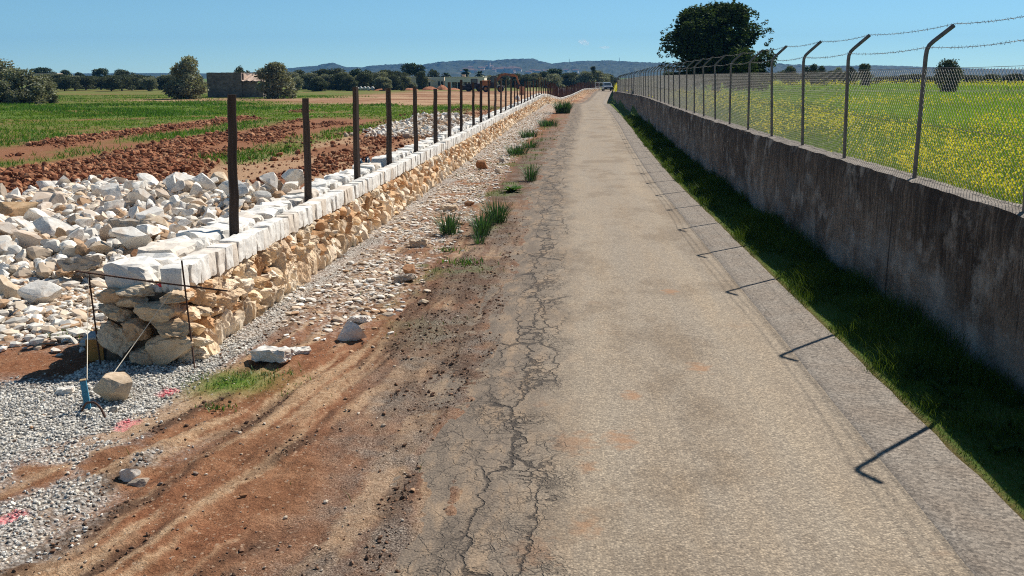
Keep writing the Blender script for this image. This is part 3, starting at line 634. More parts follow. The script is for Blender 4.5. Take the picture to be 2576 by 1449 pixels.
# ------------------------------------------------------------------ wooden stakes standing in the wall
def wood_material(name, a, b):
    t = NT(name); v = t.coord('Object'); n = t.noise(t.mapping(v, (18, 18, 1.2)), 2, 5, .7); oi = t.n('ShaderNodeObjectInfo')
    c = t.ramp(n, [(.3, a), (.7, b)]); c = t.mix(t.math('MULTIPLY', oi.outputs['Random'], .5), c, tuple(np.array(a)*.8)); t.color(c)
    t.normal(t.bump(n, .5, .01)); return t.m
M_stake = wood_material('weathered_stake', (.045, .032, .026), (.125, .088, .068))
M_stake_r = wood_material('red_brown_stake', (.055, .024, .016), (.12, .055, .038))
STK = [((600, 600), (583, 237)), ((777, 520), (768, 246)), ((900, 467), (894, 220)), ((980, 432), (977, 220)), ((1047, 398), (1043, 218)), ((1096, 374), (1095, 222)), ((1131, 357), (1130, 206)), ((1160, 340), (1160, 200)),
       ((1191, 320), (1190, 208)), ((1210, 309), (1210, 203)), ((1230, 299), (1229, 203)), ((1246, 291), (1246, 197)), ((1260, 283), (1261, 196)), ((1272, 277), (1273, 200)), ((1285, 270), (1286, 196))]
stk_lab = ['first and tallest weathered stake, standing over the near white rock heap', 'second weathered stake from the wall end, beside the piled white boulders', 'third weathered stake from the near end of the stone wall',
           'dark stake just before the black plastic sheet on the wall', 'dark stake standing behind the black plastic sheet on the wall', 'sixth dark stake from the near end of the wall, its top cut low']
def stake(p0, p1, w, mat, seed):
    r_ = np.random.default_rng(seed); n = 9; P = np.linspace(0, 1, n)[:, None]*(np.array(p1)-np.array(p0)); P[1:-1, :2] += r_.normal(size=(n-2, 2))*.005
    g = Geo(); a = r_.uniform(0, 1.5); A = np.array([math.cos(a), math.sin(a), 0]); B = np.array([-math.sin(a), math.cos(a), 0]); t = w*np.linspace(.52, .44, n)
    ring = [(-1, -.8), (-.8, -1), (.8, -1), (1, -.8), (1, .8), (.8, 1), (-.8, 1), (-1, .8)]
    v = np.concatenate([P[i] + np.array([A*q[0]*t[i]+B*q[1]*t[i]*.85 for q in ring]) + np.array([0, 0, (r_.normal()*.006 if i == n-1 else 0)]) for i in range(n)])
    f = [(i*8+k, i*8+(k+1) % 8, i*8+8+(k+1) % 8, i*8+8+k) for i in range(n-1) for k in range(8)] + [tuple(range(7, -1, -1)), tuple(range((n-1)*8, n*8))]
    g.add(v, f); o = g.build('wooden_stake', mat); o.location = p0; return o
sy = 10.75; k = 0; stakes = []
while sy < 224:
    zg = float(lwz(sy)); x = float(lwx(sy))-.27
    if k < len(STK):
        b, t_ = STK[k]
        best = min(np.arange(sy-2.0, sy+4.5, .05), key=lambda yy: abs(at_y(b[0], b[1], yy)[0]-(float(lwx(yy))-.27))) if k else 10.7
        sy = best; zg = float(lwz(sy)); x = float(lwx(sy))-.27
        top = at_y(t_[0], t_[1], sy); p1 = (top[0], sy+rng.normal()*.02, top[2])
    else:
        p1 = (x+rng.normal()*.04, sy+rng.normal()*.04, zg+WALL_H+rng.uniform(1.15, 1.55)*(1 if sy < 90 else .9))
    o = stake((x, sy, zg+HS-.02), p1, .095 if k < 15 else .085, M_stake if k < 15 else M_stake_r, 500+k)
    lab = stk_lab[k] if k < len(stk_lab) else ('thin dark wooden stake in the row beyond the plastic sheet' if k < 16 else 'thin red brown stake crowded together at the far end of the wall')
    tag(o, lab, 'stake', 'wooden stakes standing along the stone wall'); stakes.append(o)
    k += 1; sy += 2.72 if sy < 95 else 1.4

# ------------------------------------------------------------------ loose rocks
HEAP_LAB = 'rough white limestone rock in the large loose heap behind the stone wall'; HEAP_GRP = 'white rocks of the near heap behind the wall'
def heap_h(x, y):
    h = .34*band(-10.6, -4.9, .9, x)*band(12.6, 21.5, 1.2, y+.25*(x+7.5))*(.6+.8*fbm(x*.5, y*.5, 3, 401))
    h = h + .62*np.exp(-(((x+5.15)/.75)**2 + ((y-17.6)/1.0)**2)) + .32*np.exp(-(((x+7.2)/1.0)**2 + ((y-19.5)/1.6)**2))
    return h
r_ = np.random.default_rng(808); placed = []
SPEC = [((25, 540), .95, M_ochre, 'large ochre boulder at the left end of the white rock heap', (1.1, .9, .75)), ((352, 650), .42, M_brown, 'rust brown pitted rock against the wall behind the heap', (1, .8, .8)),
        ((548, 478), .60, M_buff, 'orange tinged blocky rock on the back of the heap left of the first stake', (1.1, .8, .7)), ((335, 590), .66, M_grey, 'long grey brown slab rock lying in the middle of the heap', (1.25, .7, .5)),
        ((128, 585), .62, M_white, 'long pale rounded block at the left of the heap', (1.3, .75, .6)), ((88, 712), .50, M_white, 'flat sided white block at the front of the heap near the gravel', (1.3, .75, .7)),
        ((20, 705), .46, M_buff, 'pinkish rock at the left edge below the heap', (1, .9, .8)), ((740, 440), .75, M_white, 'big white boulder on top of the mound left of the second stake', (1, .85, .85)),
        ((690, 500), .70, M_grey, 'angular grey white rock leaning between the first two stakes', (1.2, .7, .8)), ((205, 655), .42, M_grey, 'long tan slab at the front edge of the heap', (1.5, .6, .5))]
for i, (px, s_, m, lab, sq) in enumerate(SPEC):
    p = on_z(px[0], px[1], .25 if i != 7 else .7); z = gz1(p[0], p[1])+float(heap_h(p[0], p[1]))
    o = rock_obj(p[0], p[1], max(z*.6+.12, .1) if i != 7 else .62, s_*(1.0 if sq[2] > .56 else 1.15), m, own=True, seed=900+i, squash=sq, rot=Euler((rng.normal()*.15, rng.normal()*.15, rng.uniform(-.4, .4))))
    tag(o, lab, 'rock'); placed.append((p[0], p[1], s_*.5))
n_heap = 0; tries = 0
while n_heap < 205 and tries < 20000:
    tries += 1; x = r_.uniform(-11.2, -4.35); y = r_.uniform(12.2, 23.5); h = float(heap_h(x, y))
    if h < .06 or r_.uniform() > .35+h*2: continue
    s_ = float(np.clip(r_.lognormal(-.80, .32), .24, .80))
    if any((x-a)**2+(y-b)**2 < (.62*(s_*.5+c))**2 for a, b, c in placed): continue
    placed.append((x, y, s_*.5))
    m = M_white if r_.uniform() < .86 else (M_buff if r_.uniform() < .6 else M_grey)
    o = rock_obj(x, y, gz1(x, y)+h*.75+s_*.10, s_, m); tag(o, HEAP_LAB, 'rock', HEAP_GRP); n_heap += 1
X, Y, r2 = pick(9000, lambda x, y: np.clip(heap_h(x, y)*3, 0, 1), -11.2, -4.35, 12.2, 23.5, 88)
tag(scatter_stones('heap_rubble', np.stack([X, Y, gz(X, Y)+heap_h(X, Y)*.62*r2.uniform(.3, 1, len(X))], -1), np.clip(r2.lognormal(-1.75, .4, len(X)), .08, .36), tones(r2, len(X), pal_chip), .65, sub=2, cuts=8), kind='stuff')
def heap2(x, y): return .85*np.exp(-(((x+6.3-.03*(y-52))/2.0)**2 + ((y-52)/6.5)**2)**1.3)
n2 = 0; tries = 0; placed2 = []
while n2 < 70 and tries < 9000:
    tries += 1; x = r_.uniform(-9.6, -3.9); y = r_.uniform(43, 63); h = float(heap2(x, y))
    if h < .07: continue
    s_ = float(np.clip(r_.lognormal(-.85, .3), .25, .7))
    if any((x-a)**2+(y-b)**2 < (.6*(s_*.5+c))**2 for a, b, c in placed2): continue
    placed2.append((x, y, s_*.5)); o = rock_obj(x, y, gz1(x, y)+h*.8+s_*.1, s_, M_white if r_.uniform() < .85 else M_buff)
    tag(o, 'white rock in the smaller heap further along behind the wall', 'rock', 'white rocks of the far heap behind the wall'); n2 += 1
X, Y, r2 = pick(9000, lambda x, y: np.clip(heap2(x, y)*3, 0, 1), -9.6, -3.9, 43, 63, 89)
tag(scatter_stones('far_heap_rubble', np.stack([X, Y, gz(X, Y)+heap2(X, Y)*.8*r2.uniform(.4, 1, len(X))], -1), np.clip(r2.lognormal(-1.6, .4, len(X)), .1, .4), tones(r2, len(X), pal_chip), .65, cuts=6), kind='stuff')
LOOSE = [((278, 975), .50, M_buff, 'buff boulder on the gravel beside the blue peg', (1.0, .75, .72), .11), ((1030, 672), .30, M_brown, 'rust brown angular rock on the verge, standing on end', (1, .9, .9), .11),
         ((1020, 698), .30, M_grey, 'flat grey slab stone just below the rust brown rock', (1.3, .7, .35), .05), ((882, 832), .32, M_white, 'white blocky rock on the verge with chips around it', (1.2, .8, .65), .09),
         ((684, 893), .40, M_white, 'flat pale slab lying on the verge near the grass patch', (1.4, .6, .42), .07), ((756, 884), .20, M_white, 'small pale flat stone right of the pale slab', (1.3, .8, .4), .03),
         ((1212, 412), .55, M_brown, 'brown boulder on the verge, largest of the three far stones', (1.2, .8, .7), .15), ((1256, 428), .38, M_buff, 'orange faced stone in front of the grey one on the verge', (1.1, .8, .7), .10),
         ((1262, 402), .34, M_grey, 'grey upright stone on the verge behind the orange faced one', (.9, .8, .9), .12), ((1066, 752), .17, M_buff, 'small pinkish stone alone on the red verge soil', (1.2, .8, .6), .04),
         ((1130, 520), .36, M_buff, 'low reddish slab stone behind the spiky plants', (1.4, .8, .45), .07), ((1178, 510), .28, M_brown, 'small brown stone behind the spiky plants', (1.2, .8, .6), .07),
         ((1052, 610), .30, M_buff, 'pale tan stone on the chips, half sunk', (1.3, .8, .55), .06), ((352, 1200), .16, M_grey, 'grey stone at the edge of the gravel in the dirt', (1.2, .8, .65), .04),
         ((325, 1188), .18, M_white, 'light grey stone behind another at the dirt edge', (1.2, .8, .6), .03), ((905, 800), .24, M_white, 'white flat stone above the blocky white rock on the verge', (1.3, .8, .4), .04),
         ((165, 978), .16, M_white, 'small square white stone on the gravel left of the peg', (1.2, .9, .5), .04), ((285, 1030), .12, M_grey, 'dark grey stone on the gravel near the bent rod', (1, .9, .7), .03),
         ((500, 895), .15, M_buff, 'little ochre stone at the foot of the wall corner', (1, .9, .8), .04), ((612, 1246), .075, M_brown, 'dark clod lying on the pale dirt', (1.1, .9, .7), .02),
         ((258, 870), .0, M_grey, '', (1, 1, 1), 0)]
for i, (px, s_, m, lab, sq, dz) in enumerate(LOOSE):
    if s_ == 0: continue
    p = on_z(*px); p = on_z(px[0], px[1]+0, gz1(p[0], p[1])+dz)
    o = rock_obj(p[0], p[1], gz1(p[0], p[1])+dz, s_, m, own=True, seed=1200+i*3, squash=sq, rot=Euler((rng.normal()*.06, rng.normal()*.06, rng.uniform(-.5, .5))), bed=gz1(p[0], p[1])); tag(o, lab, 'stone')

# ------------------------------------------------------------------ concrete wall on the right
def wall_material():
    t = NT('stained_concrete'); v = t.coord('Object'); P = t.attr('tint').outputs['Color']; hh = t.sep(P)[0]
    st = t.noise(t.mapping(v, (1, 9, .9)), 2.2, 8, .75); st2 = t.noise(t.mapping(v, (1, 20, 1.6)), 2.5, 6, .75); n = t.noise(v, 1.3, 5); nf = t.noise(v, 30, 4, .7)
    c = t.ramp(nf, [(.34, (.17, .122, .088)), (.66, (.42, .305, .225))])
    c = t.mix(t.ramp(n, [(.35, 0), (.65, .6)]), c, (.155, .105, .075))
    m = t.math('MULTIPLY', t.ramp(t.math('ADD', st, t.math('MULTIPLY', t.math('SUBTRACT', hh, .65), .28)), [(.45, 0), (.58, .74)]), 1.0)
    c = t.mix(m, c, (.035, .025, .020))
    c = t.mix(t.ramp(st2, [(.55, 0), (.68, .65)]), c, (.45, .38, .31))
    c = t.mix(t.ramp(t.math('ADD', t.noise(t.mapping(v, (1, .8, 2.5)), 1.1, 5), t.math('MULTIPLY', hh, -.3)), [(.36, 0), (.52, .6)]), c, (.36, .33, .30))
    c = t.mix(t.ramp(t.noise(v, .75, 7, .7), [(.48, 0), (.60, .75)]), c, t.mix(1.0, c, (.45, .42, .40), 'MULTIPLY')); c = t.mix(t.ramp(t.noise(t.mapping(v, (1, 1, 1), (0, 0, 0), (7, 3, 1)), 1.6, 7, .72), [(.52, 0), (.63, .75)]), c, (.50, .425, .36))
    fr = t.math('FRACT', t.math('MULTIPLY', t.sep(v)[1], 1/6.2)); j = t.math('LESS_THAN', t.math('ABSOLUTE', t.math('SUBTRACT', fr, .55)), .0035)
    c = t.mix(t.math('MULTIPLY', j, .8), c, (.04, .032, .028))
    t.color(c); t.normal(t.bump(t.math('ADD', nf, t.math('MULTIPLY', st2, .8)), .9, .035)); return t.m
M_conc = wall_material()
cw = empty('concrete_wall', (3.7, 8, 0)); cwo = np.array(cw.location); tag(cw, 'long grey brown stained concrete wall in its own shadow, carrying the wire mesh fence', 'wall')
cy = np.concatenate([[-40, -10, 0], np.arange(2, 40, .12), np.geomspace(40, 240, 160)])
hs = np.linspace(-.35, 1, 15); HH, YY = np.meshgrid(hs, cy, indexing='ij'); zt = rwt(YY); zb_ = z_road(YY)
wav = .012*(fbm(YY*1.4, HH*2, 3, 301)-.5)*2 + .006*(vn(YY*9, HH*9, 305)-.5)
g = Geo(); z = np.where(HH < 0, zb_+HH, zb_+(zt-zb_)*HH)
lip = np.where(HH > .999, .012+.02*(vn(YY*4, YY*0, 311)), 0); xx = rwx(YY)+wav+lip
z = z + np.where(HH > .999, .03*(fbm(YY*3, YY*0+1, 4, 313)-.5) - .014*sst(.66, .8, vn(YY*2.3, YY*0+4, 317)), 0)
g.add(np.stack([xx, YY, z], -1).reshape(-1, 3)-cwo, grid_faces(len(hs), len(cy)), np.stack([np.clip(HH, 0, 1), 0*HH, 0*HH], -1).reshape(-1, 3))
g.build('wall_face', M_conc, cw, smooth=True)
def top_material():
    t = NT('wall_top_concrete'); v = t.coord('Object'); n = t.noise(v, 6, 5, .65); nf = t.noise(v, 45, 4, .7)
    c = t.ramp(nf, [(.3, (.20, .17, .14)), (.7, (.40, .35, .30))]); c = t.mix(t.ramp(n, [(.4, 0), (.65, .7)]), c, (.12, .10, .085)); t.color(c); t.normal(t.bump(nf, .7, .015)); return t.m
ws = np.array([.0, .05, .12, .18, .245]); WS, YY = np.meshgrid(ws, cy, indexing='ij'); e_ = (WS < .001)
base_x = rwx(YY)+.012*(fbm(YY*1.4, 0*YY+2, 3, 301)-.5)*2 + .006*(vn(YY*9, 0*YY+9, 305)-.5)+.012+.02*(vn(YY*4, YY*0, 311))
z = rwt(YY)+.03*(fbm(YY*3, YY*0+1, 4, 313)-.5) - .014*sst(.66, .8, vn(YY*2.3, YY*0+4, 317))*(WS < .08) + .010*(WS > .01) + .016*(fbm(YY*5, WS*14, 3, 315)-.5)*(WS > .01)
g = Geo(); g.add(np.stack([base_x+WS, YY, z], -1).reshape(-1, 3)-cwo, grid_faces(len(ws), len(cy)))
g.build('wall_top', top_material(), cw, smooth=True)
g = Geo(); bx = np.stack([rwx(cy)+.26, cy, rwt(cy)+.0], -1); b2 = bx.copy(); b2[:, 2] -= 1.7
g.add(np.concatenate([bx, b2])-cwo, grid_faces(2, len(cy))); g.build('wall_back', M_conc, cw)

# ------------------------------------------------------------------ chain link fence on the wall
M_galv = simple('weathered_galvanised', (.16, .135, .125), .55, .4, .3, var=.35, scale=12)
M_wire = simple('galvanised_wire', (.25, .225, .20), .6, .3, .0, var=.2)
fence = empty('mesh_fence', (3.68, 11.1, 1.39)); fo = np.array(fence.location); tag(fence, 'chain link fence with bent steel posts and barbed wire strands on the concrete wall', 'fence')
PY = [.93, 3.43, 5.93, 8.43, 11.14] + [11.48+2.5*k for k in range(1, 40)]
def post_mesh():
    g = Geo(); pts = [(0, 0, -.06)] + [(0, 0, z) for z in (.3, .7, 1.1, 1.27)] + [(.006, 0, 1.335), (.028, 0, 1.385), (.068, 0, 1.425), (.26, 0, 1.585)]
    tube(g, pts, .0225, 10); return g.mesh('fence_post', smooth=False)
pm = post_mesh(); pm.materials.append(M_galv)
RX = lambda y: float(rwx(y))+.125
pz = []
for k, y in enumerate(PY):
    o = bpy.data.objects.new('fence_post', pm); COL.objects.link(o); o.parent = fence; z = float(rwt(y))
    o.location = np.array((RX(y), y, z))-fo; lean = (-.034 if y != 11.14 else .0) + rng.normal()*.008; o.rotation_euler = (rng.normal()*.01, lean, rng.normal()*.06)
    pz.append((RX(y), y, z, lean))
def link_mesh(L=2.5, H=1.16, a=.0325, r=.0021):
    g = Geo(); nw = int(L/a); ns = int(H/a); 
    sd = np.array([(1, 0), (-.5, .87), (-.5, -.87)])*r
    for k in range(nw):
        z = np.arange(ns+1)*a; y = k*a + np.where((np.arange(ns+1)+k) % 2 == 0, 0, a*1.06); x = np.where((np.arange(ns+1)+k) % 2 == 0, .0015, -.0015)
        P = np.stack([x, y, z], -1); n = ns+1
        v = (P[:, None, :] + np.stack([sd[:, 0], sd[:, 1], 0*sd[:, 0]], -1)[None]).reshape(-1, 3)
        i = np.arange(ns)[:, None]*3; q = np.arange(3)[None]; q2 = (q+1) % 3
        g.add(v, np.stack([i+q, i+q2, i+3+q2, i+3+q], -1).reshape(-1, 4))
    for zz_ in (.02, H*.5, H-.01): tube(g, [(.004, 0, zz_), (.004, L*.5, zz_-.006), (.004, L, zz_)], .0022, 4, cap=False)
    return g.mesh('mesh_panel')
lm = link_mesh(); lm.materials.append(M_wire)
for k in range(len(PY)-1):
    o = bpy.data.objects.new('mesh_panel', lm); COL.objects.link(o); o.parent = fence; a, b = pz[k], pz[k+1]
    o.location = np.array((a[0]+.03, a[1], a[2]+.0))-fo; d = np.array(b[:3])-np.array(a[:3]); L = np.linalg.norm(d)
    o.rotation_euler = (math.asin(d[2]/L), -.02, math.atan2(-d[0], d[1])); o.scale = (1, L/2.5, 1)
def barbed(name, off):
    g = Geo(); pts = []
    for k in range(len(PY)-1):
        a = np.array(pz[k][:3])+off+np.array([off[2]*math.sin(pz[k][3]), 0, 0]); b = np.array(pz[k+1][:3])+off+np.array([off[2]*math.sin(pz[k+1][3]), 0, 0])
        for t_ in np.linspace(0, 1, 7)[:-1]: p = a*(1-t_)+b*t_; p[2] -= .03*4*t_*(1-t_); pts.append(p)
    pts.append(b); pts = np.array(pts)-fo; tube(g, pts, .0026, 5, cap=False)
    seg = np.linalg.norm(np.diff(pts, axis=0), axis=1); cum = np.concatenate([[0], np.cumsum(seg)]); 
    for s_ in np.arange(5, min(cum[-1], 66), .095):
        p = np.array([np.interp(s_, cum, pts[:, i]) for i in range(3)])
        for q in range(2):
            d = rng.normal(size=3); d[1] *= .35; d /= np.linalg.norm(d); tube(g, [p-d*.018, p+d*.018], .0016, 3, cap=False)
    return g.build(name, M_wire, fence)
barbed('barbed_wire', np.array([.255, 0, 1.595])); barbed('barbed_wire', np.array([.0, 0, 1.36]))

# ------------------------------------------------------------------ grass, crop and flowers
def blades(g, P, h, w, lean, r_, col, seg=2, flat=0):
    n = len(P); a = r_.uniform(0, 6.283, n); la = r_.uniform(0, 6.283, n); l = lean*r_.uniform(.2, 1, n)*h
    wx, wy = np.cos(a)*w*.5, np.sin(a)*w*.5; lx, ly = np.cos(la)*l, np.sin(la)*l
    if seg == 1:
        v = np.stack([P + np.stack([-wx, -wy, 0*wx], -1), P + np.stack([wx, wy, 0*wx], -1), P + np.stack([lx, ly, h], -1)], 1)
        f = np.arange(n*3).reshape(-1, 3); k = 3
        g.add(v.reshape(-1, 3), f, np.repeat(col, k, 0))
    else:
        m = P + np.stack([lx*.3, ly*.3, h*.6], -1)
        v = np.stack([P+np.stack([-wx, -wy, 0*wx], -1), P+np.stack([wx, wy, 0*wx], -1), m+np.stack([wx*.7, wy*.7, 0*wx], -1), m+np.stack([-wx*.7, -wy*.7, 0*wx], -1), P+np.stack([lx, ly, h*.98], -1)], 1)
        b = np.arange(n)[:, None]*5
        vv = v.reshape(-1, 3); cc = np.repeat(col, 5, 0)
        g.add(vv, (b+np.array([[0, 1, 2, 3]])), cc); g.f.setdefault(3, []).append((b+np.array([[3, 2, 4]]))+g.n-len(vv)); g.mi.setdefault(3, []).append(np.zeros(n, int))
M_grass = leafy('grass_blades', (.15, .26, .022), (.25, .36, .040), .5, 1.2)
M_verge = leafy('verge_grass', (.040, .080, .013), (.10, .150, .030), .4, 1.5, .08)
M_field = leafy('pasture_grass', (.075, .165, .020), (.165, .25, .045), .45, .15, .04)
M_yellow = leafy('yellow_blossom', (.82, .72, .03), (.88, .80, .12), .3, 2, 0)
M_whiteb = leafy('white_blossom', (.75, .74, .68), (.80, .78, .72), .2, 2, 0)
# grown-in verge under the concrete wall
r_ = np.random.default_rng(41); n = 95000
Y = 4 + 62*r_.uniform(0, 1, n)**2.2; X = s_road(Y) + r_.uniform(2.53, 3.6, n); k = r_.uniform(size=n) < .35+.65*sst(.35, .6, fbm(X*2.2, Y*1.2, 3, 43)) - .5*(X-s_road(Y) < 2.62)
X, Y = X[k], Y[k]; n = len(X); lo = .35+.65*sst(2.5, 2.95, X-s_road(Y)); hh = r_.uniform(.04, .19, n)*lo*(.38+1.5*sst(.3, .7, fbm(X*1.5, Y*1.5, 3, 45))); sc = np.clip(Y/14, .8, 3)
g = Geo(); blades(g, np.stack([X, Y, gz(X, Y)-.005], -1), hh, .007*sc, .9, r_, tones(r_, n, [(1, 1, 1), (.8, .9, .7), (1.15, 1.0, .7), (.7, .8, .8), (1, 1, 1), (1.7, 1.2, 1.1), (.9, 1, .8)])*np.array([1.0, 1, 1]))
tag(g.build('verge_grass', M_verge), kind='stuff')
# broad-leaved weeds among the verge grass
def rosette(r_, n, L, W, up=.6):
    g = Geo()
    for i in range(n):
        a = r_.uniform(0, 6.283); l = L*r_.uniform(.6, 1.1); w = W*r_.uniform(.7, 1.2); u = up*r_.uniform(.5, 1.2); d = np.array([math.cos(a), math.sin(a), 0]); s = np.array([-d[1], d[0], 0])
        P = [d*l*t_ + np.array([0, 0, u*l*(t_*1.4-t_*t_*.9)]) for t_ in (0, .35, .7, 1)]; ww = (.25, 1, .75, .06)
        v = []; 
        for p, q in zip(P, ww): v += [p-s*w*q*.5, p+np.array([0, 0, -.1*w*q]), p+s*w*q*.5]
        c = np.clip(np.array([1, 1, 1])*r_.uniform(.75, 1.2), 0, 1.3); g.add(v, [(i_*3+j, i_*3+j+1, i_*3+j+4, i_*3+j+3) for i_ in range(3) for j in range(2)], c)
    return g
g = Geo(); r_ = np.random.default_rng(48)
for i in range(150):
    y = 6 + 26*r_.uniform()**1.5; x = float(s_road(y))+r_.uniform(2.8, 3.5); q = rosette(r_, 7, r_.uniform(.06, .16), .045, .9); g.add(np.concatenate(q.v)+np.array([x, y, gz1(x, y)]), np.concatenate(q.f[4]), np.concatenate(q.c))
tag(g.build('verge_weeds', M_verge), kind='stuff')
# the raised field behind the fence: corn-green crop with wild mustard in flower
def field_density(x, y): return x > rwx(y)+.27
r_ = np.random.default_rng(51); g = Geo()
for (n, y0, y1, x1, h0, h1, w, pw) in ((170000, 4.5, 34, 24, .22, .42, .010, 1.3), (120000, 30, 90, 62, .26, .44, .028, 1.25), (70000, 80, 260, 190, .25, .42, .11, 1.15)):
    Y = y0+(y1-y0)*r_.uniform(0, 1, n)**pw; X = rwx(Y)+.3+(np.minimum(x1, 4.0+Y*.62)-rwx(Y))*r_.uniform(0, 1, n)**(1.35)
    k = (X > rwx(Y)+.27) & (X < 4.0+Y*.62); X, Y = X[k], Y[k]; n = len(X); hgt = r_.uniform(h0, h1, n)*(.75+.5*fbm(X*.25, Y*.25, 3, 53))
    n_ = fbm(X*.18, Y*.14, 3, 55)
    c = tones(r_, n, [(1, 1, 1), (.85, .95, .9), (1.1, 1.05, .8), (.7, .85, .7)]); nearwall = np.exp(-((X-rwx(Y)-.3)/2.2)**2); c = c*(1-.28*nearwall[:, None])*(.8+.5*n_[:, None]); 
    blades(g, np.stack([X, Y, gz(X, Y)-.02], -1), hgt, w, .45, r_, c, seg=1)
Y = 7.5+70*r_.uniform(0, 1, 60000)**1.7; X = rwx(Y)+.3+5*r_.uniform(0, 1, 60000); k = r_.uniform(size=60000) < sst(.47, .57, .55*fbm(X*.55, Y*.45, 4, 57)+.45*fbm(X*.2, Y*.13, 2, 56)+.03); X, Y = X[k], Y[k]; n = len(X)
blades(g, np.stack([X, Y, gz(X, Y)-.02], -1), r_.uniform(.25, .52, n), .009*np.clip(Y/12, 1, 3), .7, r_, tones(r_, n, [(.32, .42, .5), (.45, .55, .5), (.6, .7, .6)]), seg=1)
tag(g.build('crop_grass', M_grass), kind='stuff')
def flower_d(x, y):
    d = x-rwx(y); a = (1.1*np.exp(-((d-2.0)/2.3)**2) + .06*np.exp(-(d/7)**2))*sst(.52, .58, .65*fbm(x*.7, y*.5, 4, 57)+.35*fbm(x*.2, y*.13, 2, 56)+.02)
    st = np.exp(-((y-(26+1.1*(x-12)))/1.6)**2)*(x > 9)*1.0 + np.exp(-((y-(44+.5*(x-14)))/3.5)**2)*(x > 10)*.7*sst(.4, .55, fbm(x*.3, y*.2, 2, 58)) + .8*sst(110, 170, y)*sst(.35, .6, fbm(x*.08, y*.05, 3, 59))
    return np.clip(a+st, 0, 1)
def flowers(name, mat, pts, size, seed, nf=7, spread=.05):
    r_ = np.random.default_rng(seed); n = len(pts); C = np.repeat(pts, nf, 0) + r_.normal(size=(n*nf, 3))*np.repeat(size, nf)[:, None]*np.array([1.3, 1.3, 1.6]); s_ = np.repeat(size, nf)*r_.uniform(.6, 1.2, n*nf)
    a = r_.normal(size=(n*nf, 3)); a /= np.linalg.norm(a, axis=1)[:, None]; b = np.cross(a, r_.normal(size=(n*nf, 3))); b /= np.linalg.norm(b, axis=1)[:, None]
    v = np.stack([C-a*s_[:, None]*.5, C+b*s_[:, None]*.5, C+a*s_[:, None]*.5, C-b*s_[:, None]*.5], 1); g = Geo()
    g.add(v.reshape(-1, 3), np.arange(n*nf*4).reshape(-1, 4), np.repeat(tones(r_, n*nf, [(1, 1, 1), (1, .92, .8), (.9, 1, .8)]), 4, 0)); return g.build(name, mat)
r_ = np.random.default_rng(61); n = 30000
Y = 5+200*r_.uniform(0, 1, n)**2.3; X = rwx(Y)+.32+(np.minimum(120, 4+Y*.62)-rwx(Y))*r_.uniform(0, 1, n)**1.6; k = (r_.uniform(size=n) < flower_d(X, Y)) & (X > rwx(Y)+.3); X, Y = X[k], Y[k]; n = len(X)
zt = gz(X, Y)+r_.uniform(.26, .58, n)*(1-.2*np.exp(-((X-rwx(Y)-.3)/.8)**2)); sz = .023+.0012*np.clip(Y-8, 0, 200)**.92
tag(flowers('yellow_flowers', M_yellow, np.stack([X, Y, zt], -1), sz, 62), kind='stuff')
Y = 8+40*r_.uniform(0, 1, 900)**1.6; X = rwx(Y)+.35+1.7*r_.uniform(0, 1, 900)**1.2; k = r_.uniform(size=900) < sst(.5, .62, fbm(X*.8, Y*.5, 3, 63)); X, Y = X[k], Y[k]
tag(flowers('white_flowers', M_whiteb, np.stack([X, Y, gz(X, Y)+r_.uniform(.2, .38, len(X))], -1), np.full(len(X), .026), 64, nf=3), kind='stuff')
# pasture tufts left of the stone wall, thin grass on the verge
r_ = np.random.default_rng(66); n = 290000
Y = 16+130*r_.uniform(0, 1, n)**1.7; X = -4.5-(np.minimum(95, 3+Y*.75)-4.5)*r_.uniform(0, 1, n); k = r_.uniform(size=n) < zone_masks(X, Y)[0][:, 2]**1.4*(.25+.75*sst(.3, .6, fbm(X*.5, Y*.5, 3, 67))); X, Y = X[k], Y[k]; n = len(X); sc = np.clip(Y/25, .8, 4)
tall = sst(.5, .68, fbm(X*.12, Y*.12, 3, 68))
c = tones(r_, n, [(1, 1, 1), (.8, .9, .8), (1.15, 1.05, .7), (.75, .95, 1.0)])*(1-.25*tall[:, None]) * np.where(tall[:, None] > .5, np.array([[.8, 1, 1.15]]), 1)
g = Geo(); blades(g, np.stack([X, Y, gz(X, Y)-.01], -1), r_.uniform(.05, .12, n)*(1+1.1*tall), .028*sc, 1.1, r_, c, seg=1)
tag(g.build('pasture_grass', M_field), kind='stuff')
r_ = np.random.default_rng(69); X, Y, r_ = pick(60000, lambda x, y: (zone_masks(x, y)[0][:, 2]*.8 + .012)*(x < -.75+s_road(y)), -4.4, 1, 5.5, 60, 70); n = len(X)
g = Geo(); blades(g, np.stack([X, Y, gz(X, Y)-.005], -1), r_.uniform(.03, .10, n), .006*np.clip(Y/9, .8, 4), 1.0, r_, tones(r_, n, [(1, 1, 1), (.8, .9, .7), (1.3, 1.1, .6)]))
tag(g.build('sparse_grass', M_verge), kind='stuff')
